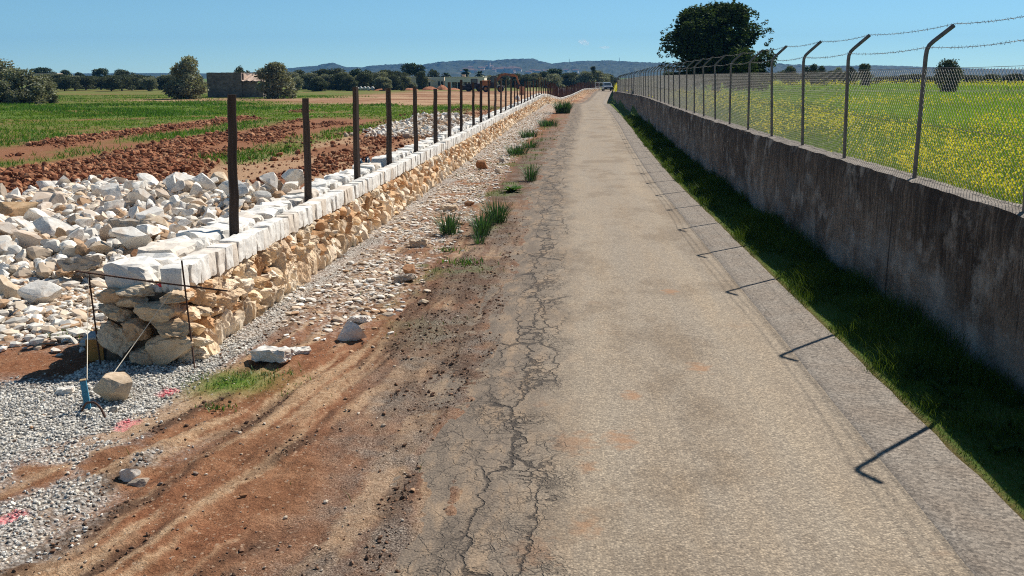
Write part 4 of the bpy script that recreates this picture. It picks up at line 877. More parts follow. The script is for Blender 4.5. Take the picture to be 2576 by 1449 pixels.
# spiky and leafy plants on the verge
M_spike = leafy('asphodel_leaf', (.030, .085, .035), (.055, .125, .045), .3, 3)
M_spike2 = leafy('fresh_weed', (.06, .15, .02), (.10, .20, .03), .35, 3)
def spiky(r_, n, h, spread, w):
    g = Geo()
    for i in range(n):
        a = r_.uniform(0, 6.283); l = h*r_.uniform(.55, 1.1); d = np.array([math.cos(a), math.sin(a), 0]); s = np.array([-d[1], d[0], 0]); b = d*spread*.35*math.sqrt(r_.uniform()) if h > .15 else np.array([r_.normal(), r_.normal()*.7, 0])*spread*.3; o = r_.uniform(.12, .75)
        c = np.clip(np.array([1, 1, 1])*r_.uniform(.6, 1.25), 0, 1.4); v = []
        for t_, q in ((0, .8), (.35, 1), (.7, .7), (1, .05)): p = b + d*l*o*t_**1.5 + np.array([0, 0, l*(t_-.28*o*t_*t_)]); v += [p-s*w*q*.5, p+s*w*q*.5]
        g.add(v, [(k*2, k*2+1, k*2+3, k*2+2) for k in range(3)], c)
    return g
PLANTS = [((1130, 588), 150, .40, .45, .012, 'dark green spiky plant on the verge, left one of the big pair', 's'), ((1212, 590), 140, .46, .40, .012, 'spiky plant on the verge between the two biggest clumps', 's'), ((1250, 560), 190, .48, .50, .012, 'tallest dark green spiky plant on the verge nearest the road', 's'),
          ((1205, 612), 50, .24, .22, .011, 'small bright spiky shoot just below the big clumps', 's'), ((1334, 455), 110, .46, .45, .015, 'spiky green tuft on the verge above the low leafy weed', 's'), ((1288, 482), 26, .26, .35, .10, 'low broad leaved weed on the verge', 'r'),
          ((1165, 662), 90, .12, .5, .014, 'low green weed on dark soil beside the road', 't'), ((1300, 388), 190, .36, 1.0, .020, 'wide dull green clump among chips on the far verge', 's'), ((1335, 372), 130, .34, .9, .020, 'green clump at the roadside right of the wide dull one', 's'),
          ((1330, 345), 160, .40, 1.1, .024, 'grassy clump further up the verge by the chips', 's'), ((1378, 318), 200, .45, 1.4, .028, 'dark green bushy clump on the far verge near the bend', 's'), ((1416, 285), 330, .95, 1.5, .045, 'dark bush on a soil mound where the far verge meets the road', 's'),
          ((1140, 632), 60, .08, .4, .012, 'tiny green weed near the verge stones', 't'), ((600, 962), 520, .045, .8, .008, 'low spreading green weed patch on the gravel edge', 't'), ((672, 946), 170, .04, .5, .008, 'small weed patch beside the pale slab', 't'), ((545, 1022), 70, .05, .25, .009, 'tiny weed at the edge of red soil and gravel', 't'), ((190, 845), 140, .07, .5, .010, 'low weed patch left of the thin rod', 't')]
for i, (px, n_, h, sp, w, lab, ty) in enumerate(PLANTS):
    r2 = np.random.default_rng(1500+i); p = on_z(*px); p = on_z(px[0], px[1], gz1(p[0], p[1])); q = spiky(r2, n_, h, sp, w) if ty in 'st' else rosette(r2, n_, max(sp*.7, h*1.2), w*1.2, .7)
    o = q.build({'s': 'spiky_plant', 'r': 'leafy_weed', 't': 'weed_patch'}[ty], M_spike if ty == 's' else M_spike2); o.location = (p[0], p[1], gz1(p[0], p[1])-.01)
    if ty == 't': tag(o, kind='stuff')
    else: tag(o, lab, 'plant')

# ------------------------------------------------------------------ setting-out gear at the wall end
M_rust = simple('rusty_steel', (.085, .045, .032), .8, .3, .3, var=.5, scale=40)
M_string = simple('mason_line', (.62, .56, .45), .8, .2, var=.1)
def rod(name, pts, r, mat, label, cat, group=None, sides=7):
    p0 = np.array(pts[0]); g = Geo(); tube(g, np.array(pts)-p0, r, sides); o = g.build(name, mat, smooth=True); o.location = p0; return tag(o, label, cat, group)
pa = at_y(490, 915, 8.40); pb = at_y(457, 655, 8.42); rod('steel_rod', [pa-[0, 0, .1], pb], .0075, M_rust, 'upright rusty rod standing at the wall corner nearest the road', 'rod')
qa = at_y(253, 905, 8.45); qb = at_y(222, 683, 8.45); rod('steel_rod', [qa-[0, 0, .12], qb], .0075, M_rust, 'leaning rusty rod standing left of the wall end', 'rod')
ha = at_y(190, 682, 8.43); hb = at_y(572, 732, 8.38); rod('steel_rod', [ha, (ha+hb)/2+[0, 0, -.006], hb], .0075, M_rust, 'horizontal rusty rod tied across the two upright rods', 'rod')
bp = on_z(222, 1028, gz1(*on_z(222, 1028)[:2])); bt = at_y(219, 955, bp[1])
g = Geo(); hgt = bt[2]-bp[2]
bbox_bev(g, (-.022, -.02, -.08), (.022, .02, hgt-.004), .004)
M_blue = simple('blue_paint', (.045, .20, .31), .6, .3, var=.3, scale=30); peg = g.build('wooden_peg', M_blue); peg.location = bp; peg.rotation_euler = (0, -.09, .35)
g = Geo(); bbox_bev(g, (-.0225, -.0205, hgt-.003), (.0225, .0205, hgt+.004), .002); e_ = g.build('peg_top', simple('raw_wood', (.42, .30, .17), .8)); e_.parent = peg
tag(peg, 'short blue painted wooden peg driven into the gravel', 'peg')
pk = np.array(bp)+[0, 0, 0]; tp = np.array(bt)
rod('mason_line', [tp+[0, 0, .0], at_y(222, 690, 8.44)], .0028, M_string, 'thin pale string rising straight up from the blue peg', 'string', sides=5)
sb = on_z(247, 993, gz1(*on_z(247, 993)[:2])); rod('mason_line', [sb, at_y(440, 722, 8.36)], .0034, M_string, 'thin pale string slanting from the gravel up to the wall corner', 'string', sides=5)
c0 = on_z(212, 1030, 0.0); br = []
for t_ in np.linspace(0, 1, 14):
    p = on_z(205+62*t_, 1040+16*t_, 0); br.append((p[0], p[1], gz1(p[0], p[1])+.10*math.sin(math.pi*t_)**.8*(1 if t_ > .0 else 1)))
rod('bent_rod', br, .0085, M_rust, 'rusty rod bent into a hoop over the gravel at the foot of the blue peg', 'rod')
# drum and tools left of the wall end
bx = on_z(252, 905, 0); g = Geo(); dp = empty('cut_drum', (bx[0], 8.72, gz1(bx[0], 8.72)), .2)
tag(dp, 'open topped orange and black box half hidden behind the wall end', 'box')
g = Geo(); bbox_bev(g, (-.13, -.12, 0), (.02, .12, .2), .01); g.build('box_side', simple('orange_plastic', (.42, .20, .05), .5), dp)
g = Geo(); bbox_bev(g, (.021, -.125, -.0), (.14, .125, .2), .01); g.build('box_body', simple('black_plastic', (.015, .015, .018), .5), dp)
g = Geo(); bbox_bev(g, (-.14, -.13, .2), (.15, .13, .22), .008); g.build('box_lid', simple('grey_lid', (.42, .40, .37), .6), dp)
p = at_y(405, 718, 8.62); g = Geo(); v, f = rock(3, np.random.default_rng(5), 5, .15); g.add(v*np.array([.055, .04, .035]), f); o = g.build('red_reel', simple('red_plastic', (.62, .03, .035), .45)); o.location = (p[0], 8.62, lwz(8.6)+HS+.03); tag(o, 'small red string reel lying on top of the wall end', 'reel')
g = Geo(); pr = [(0, 0), (.045, 0), (.045, .085), (.040, .09), (0, .09)]; n_ = 16
v = [(r*math.cos(k*6.2832/n_), r*math.sin(k*6.2832/n_), z) for (r, z) in pr for k in range(n_)]; g.add(v, [(i*n_+k, i*n_+(k+1) % n_, i*n_+n_+(k+1) % n_, i*n_+n_+k) for i in range(len(pr)-1) for k in range(n_)])
o = g.build('grey_can', simple('grey_tin', (.42, .42, .42), .4, .5, .3), smooth=True); p = at_y(428, 718, 8.6); o.location = (p[0], 8.6, float(lwz(8.6))+HS-.01); tag(o, 'small grey tin can beside the red reel on the wall end', 'can')
# black plastic sheet caught between the coping rows
def sheet():
    n = 26; U, V = np.meshgrid(np.linspace(0, 1, n), np.linspace(0, 1, n), indexing='ij'); x = -.80+.62*U; y = 19.55+1.15*V
    edge = np.minimum(np.minimum(U, 1-U), np.minimum(V, 1-V))
    z = float(lwz(20))+HS+.02 + .24*sst(.75, .95, 1-U)*(.6+.4*np.sin(V*9)) + .13*fbm(U*5, V*5, 3, 701) + .06*(vn(U*12, V*12, 703)-.5) - .05*(1-sst(0, .1, edge))
    x = lwx(y)+x; g = Geo(); P = np.stack([x, y, z], -1).reshape(-1, 3); g.add(P-P[0], grid_faces(n, n)); o = g.build('plastic_sheet', M_sheet, smooth=True); o.location = P[0]; return o
M_sheet = simple('black_plastic_film', (.010, .010, .012), .28, .5, var=.2)
tag(sheet(), 'crumpled black plastic sheet lying between the two rows of coping', 'sheet')
# thin setting-out rods along the wall face further on
for i, ((x0, y0), (x1, y1), lab) in enumerate([((1222, 375), (1219, 320), 'thin rod against the wall face, nearest of the group past the sheet'), ((1286, 340), (1282, 288), 'thin rod against the wall face carrying a short cross piece'), ((1322, 313), (1318, 272), 'thin rod at the wall face under the far stakes'), ((1350, 290), (1346, 254), 'farthest thin rod standing against the wall face')]):
    ys = min(np.arange(20, 90, .1), key=lambda yy: abs(at_y(x0, y0, yy)[0]-(float(lwx(yy))+.10))); a = at_y(x0, y0, ys); b = at_y(x1, y1, ys); a[2] = gz1(a[0], a[1])-.05
    if i == 1:
        e_ = empty('steel_rod', a); tag(e_, lab, 'rod', 'rods along the wall face'); g = Geo(); tube(g, [(0, 0, 0), tuple(b-a)], .008, 6); g.build('upright', M_rust, e_); g = Geo(); tube(g, [(-.02, -.01, .55), (.42, -.05, .54)], .008, 6); g.build('cross_piece', M_rust, e_)
    else: rod('steel_rod', [a, b], .008, M_rust, lab, 'rod', 'rods along the wall face')

# ------------------------------------------------------------------ trees
M_bark = simple('tree_bark', (.10, .075, .055), .95, .1, var=.4, scale=14)
M_olive = leafy('olive_leaf', (.20, .21, .15), (.30, .31, .22), .22, .8, .08)
M_dark = leafy('holm_oak_leaf', (.065, .080, .045), (.115, .130, .075), .2, .8, .08)
M_pine = leafy('pine_needles', (.030, .058, .022), (.055, .085, .032), .2, .8)
M_light = leafy('spring_leaf', (.10, .15, .03), (.15, .20, .045), .35, .8)
M_carob = leafy('carob_leaf', (.022, .042, .014), (.058, .088, .028), .28, 1.2, .12, .6)
def leaf_cloud(r_, lobes, n, size, tips=.18, jag=.4):
    L = np.array(lobes); wgt = (L[:, 3]*L[:, 4]*L[:, 5])**.7; wgt /= wgt.sum(); k = r_.choice(len(L), n, p=wgt)
    d = r_.normal(size=(n, 3)); d /= np.linalg.norm(d, axis=1)[:, None]; rad = r_.uniform(.35, 1, n)**.45*(1+jag*(r_.uniform(size=n)-.5)); tip = r_.uniform(size=n) < tips; rad = np.where(tip, rad*r_.uniform(1.0, 1.28, n), rad)
    # sprays: leaves gathered round twig ends so that gaps remain between them
    tw = np.stack([np.round(d[:, i]*3.2+r_.normal()*.1)/3.2 for i in range(3)], -1); d2 = d*.55+tw*.45; d2 /= np.linalg.norm(d2, axis=1)[:, None]+1e-9
    P = L[k, :3] + d2*rad[:, None]*L[k, 3:6]
    a = r_.normal(size=(n, 3)); a[:, 2] *= .6; a /= np.linalg.norm(a, axis=1)[:, None]; b = np.cross(a, r_.normal(size=(n, 3))); b /= np.linalg.norm(b, axis=1)[:, None]
    s = size*r_.uniform(.6, 1.3, n)[:, None]
    v = np.stack([P-a*s*.6, P+b*s*.38-a*s*.05, P+a*s*.6, P-b*s*.38-a*s*.05], 1)
    lob = r_.uniform(.72, 1.28, len(L))[k]; c = np.clip(lob*r_.uniform(.65, 1.3, n), 0, 1.6)[:, None]*np.array([[1, 1, 1]])
    g = Geo(); g.add(v.reshape(-1, 3), np.arange(n*4).reshape(-1, 4), np.repeat(c, 4, 0)); return g
def trunk_geo(r_, h, r, limbs, crown_z, spread, bend=.08):
    g = Geo(); pts = [(bend*r_.normal()*t_*h*.5, bend*r_.normal()*t_*h*.5, h*t_) for t_ in np.linspace(0, 1, 6)]; tube(g, pts, r*np.linspace(1.25, .75, 6), 8)
    top = np.array(pts[-1])
    for i in range(limbs):
        a = 6.283*i/limbs+r_.uniform(-.4, .4); e = np.array([math.cos(a)*spread*r_.uniform(.4, .9), math.sin(a)*spread*r_.uniform(.4, .9), crown_z+r_.uniform(-.1, .25)])
        st = top*r_.uniform(.7, 1); m = st*.5+e*.5+np.array([0, 0, .04]); tube(g, [st, m, e, e+(e-st)*.25], r*np.array([.55, .38, .22, .08]), 6)
    return g
def lobes_dome(r_, n, z0, z1, rx, top_round=1.0, lob=.42):
    out = []
    for i in range(n):
        a = r_.uniform(0, 6.283); t_ = r_.uniform(); z = z0+(z1-z0)*t_; prof = math.sqrt(max(.05, 1-((t_-.38)/.66)**2*top_round)); rr = rx*prof*r_.uniform(.25, .78)
        s = rx*lob*r_.uniform(.7, 1.2); out.append((rr*math.cos(a), rr*math.sin(a), min(z, z1-s*.55), s, s, s*.8))
    return out
KIND = {}
def kind(name, seed, mat, n, size, z0, rx, trunk_h, trunk_r, nl=18, lob=.42, tr=1.0):
    r2 = np.random.default_rng(seed); cl = leaf_cloud(r2, lobes_dome(r2, nl, z0, 1.0, rx, tr, lob), n, size); cm = cl.mesh('crown'); cm.materials.append(mat)
    tm = trunk_geo(r2, trunk_h, trunk_r, 5, (z0+1)/2, rx*.6).mesh('trunk', True); tm.materials.append(M_bark); KIND[name] = (cm, tm, rx)
for i in range(3):
    kind('olive%d' % i, 20+i, M_olive, 9000, .050, .06, .52, .25, .045, 28, .38); kind('dark%d' % i, 30+i, M_dark, 7500, .052, .03, .5, .22, .035, 26, .40)
    kind('orch%d' % i, 40+i, M_dark, 4200, .055, .20, .52, .30, .030, 18, .40); kind('pine%d' % i, 50+i, M_pine, 6500, .048, .22, .5, .5, .028, 16, .36, .8)
kind('light0', 60, M_light, 2400, .05, .12, .5, .2, .03, 14, .38); kind('bush0', 61, M_dark, 4500, .065, .02, .6, .1, .03, 18, .42); kind('obush0', 62, M_olive, 7000, .06, .06, .6, .1, .03, 18, .36); kind('cyp0', 63, M_dark, 2600, .04, .05, .17, .12, .02, 18, .6)
def tree(name, px, ytop, wpx, Y, k, label, group=None, zbase=None, rz=None, sink=0.0):
    p = at_y(px, ytop, Y); zb = (gz1(p[0], Y) if zbase is None else zbase)-sink; h = p[2]-zb; cm, tm, rx = KIND[k]; w = wpx*Y/FPX*.97
    o = empty(name, (p[0], Y, zb), rng.uniform(0, 6.28) if rz is None else rz); o.scale = (w/(2.12*rx), w/(2.12*rx), h/1.0)
    for me in (tm, cm):
        c = bpy.data.objects.new(me.name, me); COL.objects.link(c); c.parent = o
    return tag(o, label, 'tree', group)
# big grey-green olives at the left edge
tree('olive_tree', -18, 150, 175, 99, 'olive0', 'tallest grey green olive cut by the left edge of the view'); tree('olive_tree', 55, 176, 130, 97, 'olive1', 'broad grey green olive, middle one of the clump at far left')
tree('olive_tree', 104, 192, 84, 99, 'olive2', 'lower grey green olive on the right side of the clump at far left'); tree('olive_tree', 12, 205, 90, 95, 'obush0', 'low grey olive bush at the foot of the far left clump'); tree('dark_bush', 132, 240, 36, 99, 'bush0', 'small dark bush at the right foot of the far left olives')
tree('olive_tree', 463, 148, 112, 117, 'olive1', 'large olive standing alone beside the roofless stone hut'); tree('olive_tree', 690, 162, 112, 121, 'olive2', 'dense dark olive touching the right side of the stone hut', rz=2.0)
tree('scrub_tree', 606, 171, 56, 150, 'orch1', 'thin leaved tree rising behind the stone hut roof')
G1 = 'trees along the far edge of the left field'
for i, (x, yt, w, Y, k, lab) in enumerate([(100, 172, 72, 262, 'pine0', 'round topped pine above the pale house at far left'), (156, 176, 62, 270, 'pine1', 'round topped pine just right of the pale house'), (192, 184, 50, 268, 'pine2', 'lower pine between the two skyline gaps on the left'),
        (250, 174, 58, 262, 'pine0', 'twin topped pine in the middle of the left skyline'), (318, 178, 70, 240, 'dark0', 'broad dark tree in the middle of the left skyline'), (300, 174, 40, 250, 'pine1', 'small pine crown beside the broad dark skyline tree'), (372, 196, 54, 186, 'obush0', 'round grey olive at the right end of the orchard row'),
        (345, 190, 70, 205, 'dark1', 'dark tree behind the round grey olive'), (420, 192, 60, 200, 'dark2', 'dark tree half hidden by the lone large olive'), (232, 200, 40, 225, 'light0', 'bright spring green tree behind the left orchard row'), (288, 201, 46, 225, 'light0', 'bright spring green tree behind the right part of the orchard row')]):
    tree('pine_tree' if k.startswith('pine') else 'field_tree', x, yt, w, Y, k, lab, G1)
for i, (x, yt) in enumerate([(160, 200), (186, 199), (214, 197), (252, 200), (278, 201), (304, 198), (330, 200), (140, 203)]):
    tree('orchard_tree', x, yt-5, 58+8*(i % 3), 186+5*(i % 4), 'orch%d' % (i % 3), 'small dark orchard tree in the row at the back of the left field', 'orchard row at the back of the left field')
for i in range(13):
    tree('field_bush', 128+i*26+rng.uniform(-6, 6), 195+rng.uniform(-6, 6), 62, 222+rng.uniform(-8, 8), ('bush0', 'dark2', 'obush0')[i % 3], 'dark bush behind the orchard row at the back of the left field', 'bushes behind the orchard row')
G2 = 'dark trees in the belt behind the red soil'
BL = 'dark rounded tree in the belt behind the red soil, right of the hut'
for i, (x, yt, w, Y, k) in enumerate([(735, 186, 40, 205, 'olive0'), (762, 181, 46, 215, 'dark0'), (788, 188, 40, 200, 'olive1'), (812, 180, 44, 220, 'dark2'), (842, 178, 52, 212, 'dark1'), (866, 186, 36, 205, 'olive2'), (890, 183, 40, 225, 'orch0'), (905, 176, 46, 215, 'pine1'), (928, 181, 40, 220, 'dark0'), (950, 186, 44, 210, 'olive1'), (972, 182, 46, 220, 'dark2'), (994, 184, 40, 230, 'dark1'), (1012, 187, 36, 232, 'dark0')]):
    tree('belt_tree', x, yt-3, w*1.45, Y, k, BL, G2)
    tree('belt_bush', x+13, yt+9, w*1.3, Y-14, ('obush0', 'bush0', 'dark1')[i % 3], 'low bushy tree at the front of the belt behind the red soil', 'low bushes at the front of the tree belt')
tree('pine_tree', 1042, 163, 84, 245, 'pine0', 'wide dome shaped pine behind the low beige houses', sink=2); tree('field_tree', 1060, 181, 38, 214, 'dark1', 'dark conical tree in front of the gap between the beige houses'); tree('field_tree', 1090, 176, 34, 250, 'orch2', 'small tree above the roof between the beige houses', sink=1)
for i, (x, yt, w, Y, k) in enumerate([(1235, 190, 34, 235, 'olive0'), (1262, 187, 40, 250, 'dark1'), (1290, 186, 46, 255, 'orch0'), (1316, 188, 40, 250, 'dark0'), (1342, 186, 46, 262, 'olive2'), (1368, 183, 44, 268, 'dark2'), (1404, 175, 58, 275, 'pine2'), (1390, 188, 54, 240, 'olive1'), (1432, 186, 40, 262, 'dark1'), (1452, 184, 44, 268, 'dark0'), (1474, 180, 46, 262, 'olive0'), (1504, 180, 52, 270, 'olive2'), (1526, 188, 40, 280, 'dark2'), (1546, 196, 44, 290, 'orch1')]):
    tree('belt_tree', x, yt, w*1.35, Y, k, 'dark tree behind the far row of stakes, near the end of the road', 'dark trees near the end of the road', zbase=-.6)
tree('cypress_tree', 1493, 168, 18, 262, 'cyp0', 'narrow dark tree top standing above the trees left of the car', zbase=-.5)
# right side
for i, (x, yt, w, Y, k, lab) in enumerate([(2390, 154, 72, 112, 'dark1', 'round dark tree seen through the mesh right of the tallest near fence post'), (2044, 161, 48, 150, 'pine1', 'dark tree between the third and fourth fence posts'), (1990, 168, 56, 165, 'orch0', 'thin leaved tree behind the fourth fence post from the right'), (2068, 168, 34, 160, 'dark0', 'small dark tree close right of the darkest one behind the fence'),
        (2140, 170, 34, 175, 'orch1', 'small tree just right of the second near fence post'), (2176, 164, 44, 150, 'dark2', 'dark rounded tree at the end of the dark hedge behind the fence'), (2108, 172, 40, 190, 'olive1', 'pale olive left of the second near fence post'), (1880, 180, 60, 150, 'orch2', 'low tree at the right foot of the big carob')]):
    tree('field_tree', x, yt, w, Y, k, lab, 'trees beyond the flowering field', zbase=.9)
HL = 'low dark hedge bush at the back of the flowering field'
for i in range(30):
    x = 1690+i*31+rng.uniform(-8, 8); tree('hedge_bush', x, 183+rng.uniform(-3, 5)+(6 if x > 2200 else 0), 46+rng.uniform(0, 16), 188+rng.uniform(-12, 14) if x < 2200 else 225+rng.uniform(-8, 10), 'bush0', HL, 'hedge bushes at the back of the flowering field', zbase=.7)
# the big carob behind the fence
r_ = np.random.default_rng(4242); cY = 79.0; cb = at_y(1800, 190, cY); cz = gz1(cb[0], cY)
carob = empty('carob_tree', (cb[0], cY, cz)); carob.scale = (1.27, 1.27, 1.07); tag(carob, 'big round dense dark carob tree standing behind the mesh fence', 'tree')
lob = []
for i in range(46):
    a = r_.uniform(0, 6.283); t_ = r_.uniform(0, 1); z = .9+4.9*t_; prof = math.sqrt(max(.06, 1-((t_-.42)/.64)**2)); rr = 2.95*prof*r_.uniform(.30, .86); s_ = r_.uniform(.62, 1.1)
    lob.append((rr*math.cos(a), rr*math.sin(a), z, s_, s_, s_*.85))
lob += [(-2.35, -.3, .95, .9, .8, .7), (-3.0, 0, .9, .55, .5, .42), (2.5, 0, 1.2, .8, .8, .7), (2.9, .2, 2.6, .6, .6, .6), (-.5, 0, 5.3, .75, .7, .6), (1.0, 0, 5.35, .75, .7, .55), (.2, 0, 3, 1.6, 1.6, 1.6), (-1, 0, 2, 1.4, 1.4, 1.3), (1.1, 0, 2.2, 1.4, 1.4, 1.3), (1.9, 0, 4.5, .7, .6, .6), (-1.9, 0, 4.3, .7, .6, .6)]
cg = leaf_cloud(r_, lob, 70000, .15, tips=.10, jag=.3)
# twig sprays standing clear of the outline
for i in range(170):
    a = r_.uniform(0, 6.283); t_ = r_.uniform(.05, 1); z = .8+5.1*t_; prof = math.sqrt(max(.04, 1-((t_-.42)/.64)**2)); rr = 3.25*prof*r_.uniform(.93, 1.06); c = np.array([rr*math.cos(a), rr*math.sin(a), z+.25*t_]); q = leaf_cloud(r_, [(*c, .14, .14, .15)], 15, .13, 0)
    cg.add(np.concatenate(q.v), np.concatenate(q.f[4]), np.concatenate(q.c))
crown = cg.build('crown', M_carob, carob)
tg = Geo(); tube(tg, [(0, 0, -.2), (.05, 0, .5), (.1, .05, 1.1), (.05, .05, 1.7)], [.34, .27, .25, .2], 10)
for i in range(9):
    a = 6.283*i/9+r_.uniform(-.3, .3); e = np.array([math.cos(a)*2.1*r_.uniform(.5, 1), math.sin(a)*2.1*r_.uniform(.5, 1), r_.uniform(2.2, 4.6)]); tube(tg, [(.08, .05, 1.0), e*np.array([.4, .4, .6]), e*np.array([.8, .8, .9]), e], [.15, .10, .06, .02], 6)
tg.build('trunk', M_bark, carob, True)
# palms above the houses
def palm(px, ytop, Y, label, seed):
    r2 = np.random.default_rng(seed); p = at_y(px, ytop, Y); o = empty('palm_tree', (p[0], Y, 0)); h = p[2]-.7; g = Geo(); tube(g, [(0, 0, 0), (.1, 0, h*.5), (0, 0, h)], [.28, .2, .22], 8); g.build('trunk', M_bark, o)
    g = Geo()
    for i in range(44):
        a = r2.uniform(0, 6.283); el = r2.uniform(-.5, 1.3); L = r2.uniform(1.3, 1.9); d = np.array([math.cos(a)*math.cos(el), math.sin(a)*math.cos(el), math.sin(el)]); s = np.cross(d, [0, 0, 1.0]); s /= np.linalg.norm(s)+1e-6
        P = [np.array([0, 0, h])+d*L*t_+np.array([0, 0, -.5*L*t_*t_]) for t_ in (0, .4, .75, 1)]; v = []
        for q, w in zip(P, (.05, .3, .38, .05)): v += [q-s*w, q+s*w]
        g.add(v, [(k*2, k*2+1, k*2+3, k*2+2) for k in range(3)], np.array([1, 1, 1])*r2.uniform(.7, 1.2))
    g.build('fronds', M_pine, o); return tag(o, label, 'palm', 'palms above the beige houses')
palm(1172, 174, 262, 'left palm of the pair rising above the long beige house', 1); palm(1208, 179, 262, 'right palm of the pair rising above the long beige house', 2); palm(1122, 182, 250, 'short palm between the two beige houses', 3)

# ------------------------------------------------------------------ buildings
M_plast = simple('beige_render', (.80, .66, .50), .95, .1, var=.12, scale=.6); M_plast2 = simple('grey_render', (.80, .72, .58), .95, .1, var=.10, scale=.6); M_open = simple('dark_opening', (.03, .028, .026), .8, var=.1)
M_hut = simple('dark_rubble_wall', (.20, .165, .14), .95, .1, var=.35, scale=3); M_tile = simple('roof_tiles', (.50, .38, .30), .9, .1, var=.3, scale=5); M_trim = simple('white_trim', (.7, .68, .64), .8, var=.05)  # hut rubble starts as one even dark brown
def house_origin(px, Y): p = at_y(px, 200, Y); return p[0]
hY = 128.0; x0 = house_origin(520, hY); hut = empty('stone_hut', (x0, hY, 0), -.05); tag(hut, 'dark roofless stone hut between two olives with a lit fallen roof corner', 'hut')
def ragged_wall(g, x0, x1, y, t, z0, ztop, seed, n=28):
    xs = np.linspace(x0, x1, n); zt = np.array([ztop(x) for x in xs]) + .05*(vn(xs*3, xs*0+seed, seed)-.5)
    f0 = np.stack([xs, 0*xs+y, 0*xs+z0], -1); f1 = np.stack([xs, 0*xs+y, zt], -1); b0 = f0+[0, t, 0]; b1 = f1+[0, t, 0]; V = np.concatenate([f0, f1, b0, b1])
    fs = []
    for i in range(n-1): fs += [(i, i+1, n+i+1, n+i), (2*n+i+1, 2*n+i, 3*n+i, 3*n+i+1), (n+i, n+i+1, 3*n+i+1, 3*n+i)]
    fs += [(0, n, 3*n, 2*n), (n-1, 3*n-1, 4*n-1, 2*n-1)]; g.add(V, fs)
def stone_wall_mat(name, base):
    t = NT(name); v = t.coord('Object'); vo = t.n('ShaderNodeTexVoronoi'); t.l(t.mapping(v, (1, 1, 1.8)), vo.inputs['Vector']); vo.inputs['Scale'].default_value = 3.2
    c = t.ramp(t.sep(vo.outputs['Color'])[0], [(0, tuple(np.array(base)*.6)), (1, tuple(np.array(base)*1.3))]); c = t.mix(t.ramp(t.noise(v, 1.2, 4), [(.4, 0), (.7, .5)]), c, tuple(np.array(base)*.55)); t.color(c); t.normal(t.bump(vo.outputs['Distance'], .7, .05)); return t.m
M_hut = stone_wall_mat('hut_stone', (.21, .175, .15))
g = Geo(); ragged_wall(g, 0, 4.4, 0, .5, -.2, lambda x: 3.02, 3); ragged_wall(g, 0, 4.4, 4.5, .4, -.2, lambda x: 2.8, 5)
box(g, (0.002, .5, -.2), (.45, 4.5, 2.9)); box(g, (3.95, .5, -.2), (4.398, 4.5, 3.0)); g.build('main_wall', M_hut, hut)
g = Geo(); ragged_wall(g, 4.402, 7.0, .25, .45, -.2, lambda x: 1.95+(.0 if x < 6.2 else -.15), 9); box(g, (6.55, .70, -.2), (6.99, 4.6, 1.9)); g.build('annex_wall', M_hut, hut)
g = Geo(); U, V = np.meshgrid(np.linspace(0, 1, 14), np.linspace(0, 1, 12), indexing='ij'); xx = 3.0+2.9*U+.15*(vn(V*5, U*5, 3)-.5); yy = -.05+3.2*V; z = 2.02+.85*V-.25*(1-U)*0+.06*np.sin(U*60)+.05*(vn(U*8, V*8, 5)-.5)
m_ = np.stack([xx+1.45, yy, z], -1).reshape(-1, 3); g.add(m_, grid_faces(14, 12)); m2 = m_-np.array([0, 0, .12]); g.add(m2, grid_faces(14, 12)[:, ::-1]); g.build('fallen_roof', M_tile, hut)
g = Geo(); box(g, (4.40, 2.6, 1.9), (4.5, 4.4, 2.6)); g.add([(4.45, .52, 3.0), (4.45, 2.6, 2.5), (4.45, .52, 2.2), (4.55, .52, 3.0), (4.55, 2.6, 2.5), (4.55, .52, 2.2)], [(0, 2, 1), (3, 4, 5), (0, 1, 4, 3), (1, 2, 5, 4), (0, 3, 5, 2)]); g.build('gable_stub', M_tile, hut)
# white leaning frame by the hut
p = on_z(494, 249); e_ = empty('broken_chair', (p[0], p[1], gz1(p[0], p[1]))); tag(e_, 'white broken chair leaning on the grass left of the hut', 'chair')
for (a, b) in (((-.35, 0, .95), (.30, 0, .25)), ((-.28, .02, .62), (.20, .02, .06)), ((-.36, .01, .96), (-.28, .01, .60)), ((.31, .01, .27), (.20, .01, .05))):
    g = Geo(); tube(g, [a, b], .045, 6); g.build('bar', M_trim, e_)
# low beige houses
Yh = 226.0; xA = house_origin(1010, Yh); ha = empty('beige_house', (xA, Yh, -.1)); tag(ha, 'low beige house with a sloping roof edge left of the dark conical tree', 'house')
S_ = Yh/FPX*.97
g = Geo(); box(g, (0, 0, 0), (52*S_, 6, 2.62)); box(g, (52*S_+.003, 1.2, 0), (108*S_, 6, 2.6)); g.build('wall', M_plast, ha)
g = Geo(); bbox_bev(g, (-.1, -.1, 2.623), (52*S_+.1, 6.1, 2.72), .02); g.add([(60*S_, .9, 2.45), (85*S_, .9, 1.75), (85*S_, 1.2, 1.75), (60*S_, 1.2, 2.45), (60*S_, .9, 2.55), (85*S_, .9, 1.85), (85*S_, 1.2, 1.85), (60*S_, 1.2, 2.55)], BOXF); g.build('roof', M_plast, ha)
for (a, b, z0, z1) in ((66, 72, .2, 1.5), (92, 97, .8, 1.7), (100, 105, .8, 1.7)):
    g = Geo(); box(g, (a*S_, 1.17, z0), (b*S_, 1.197, z1)); g.build('window', M_open, ha)
g = Geo(); g.add([(28*S_, -.12, 2.45), (35*S_, -.12, 2.28), (35*S_, -.003, 2.28), (28*S_, -.003, 2.45), (28*S_, -.12, 2.52), (35*S_, -.12, 2.35), (35*S_, -.003, 2.35), (28*S_, -.003, 2.52)], BOXF); g.build('gutter', M_trim, ha)
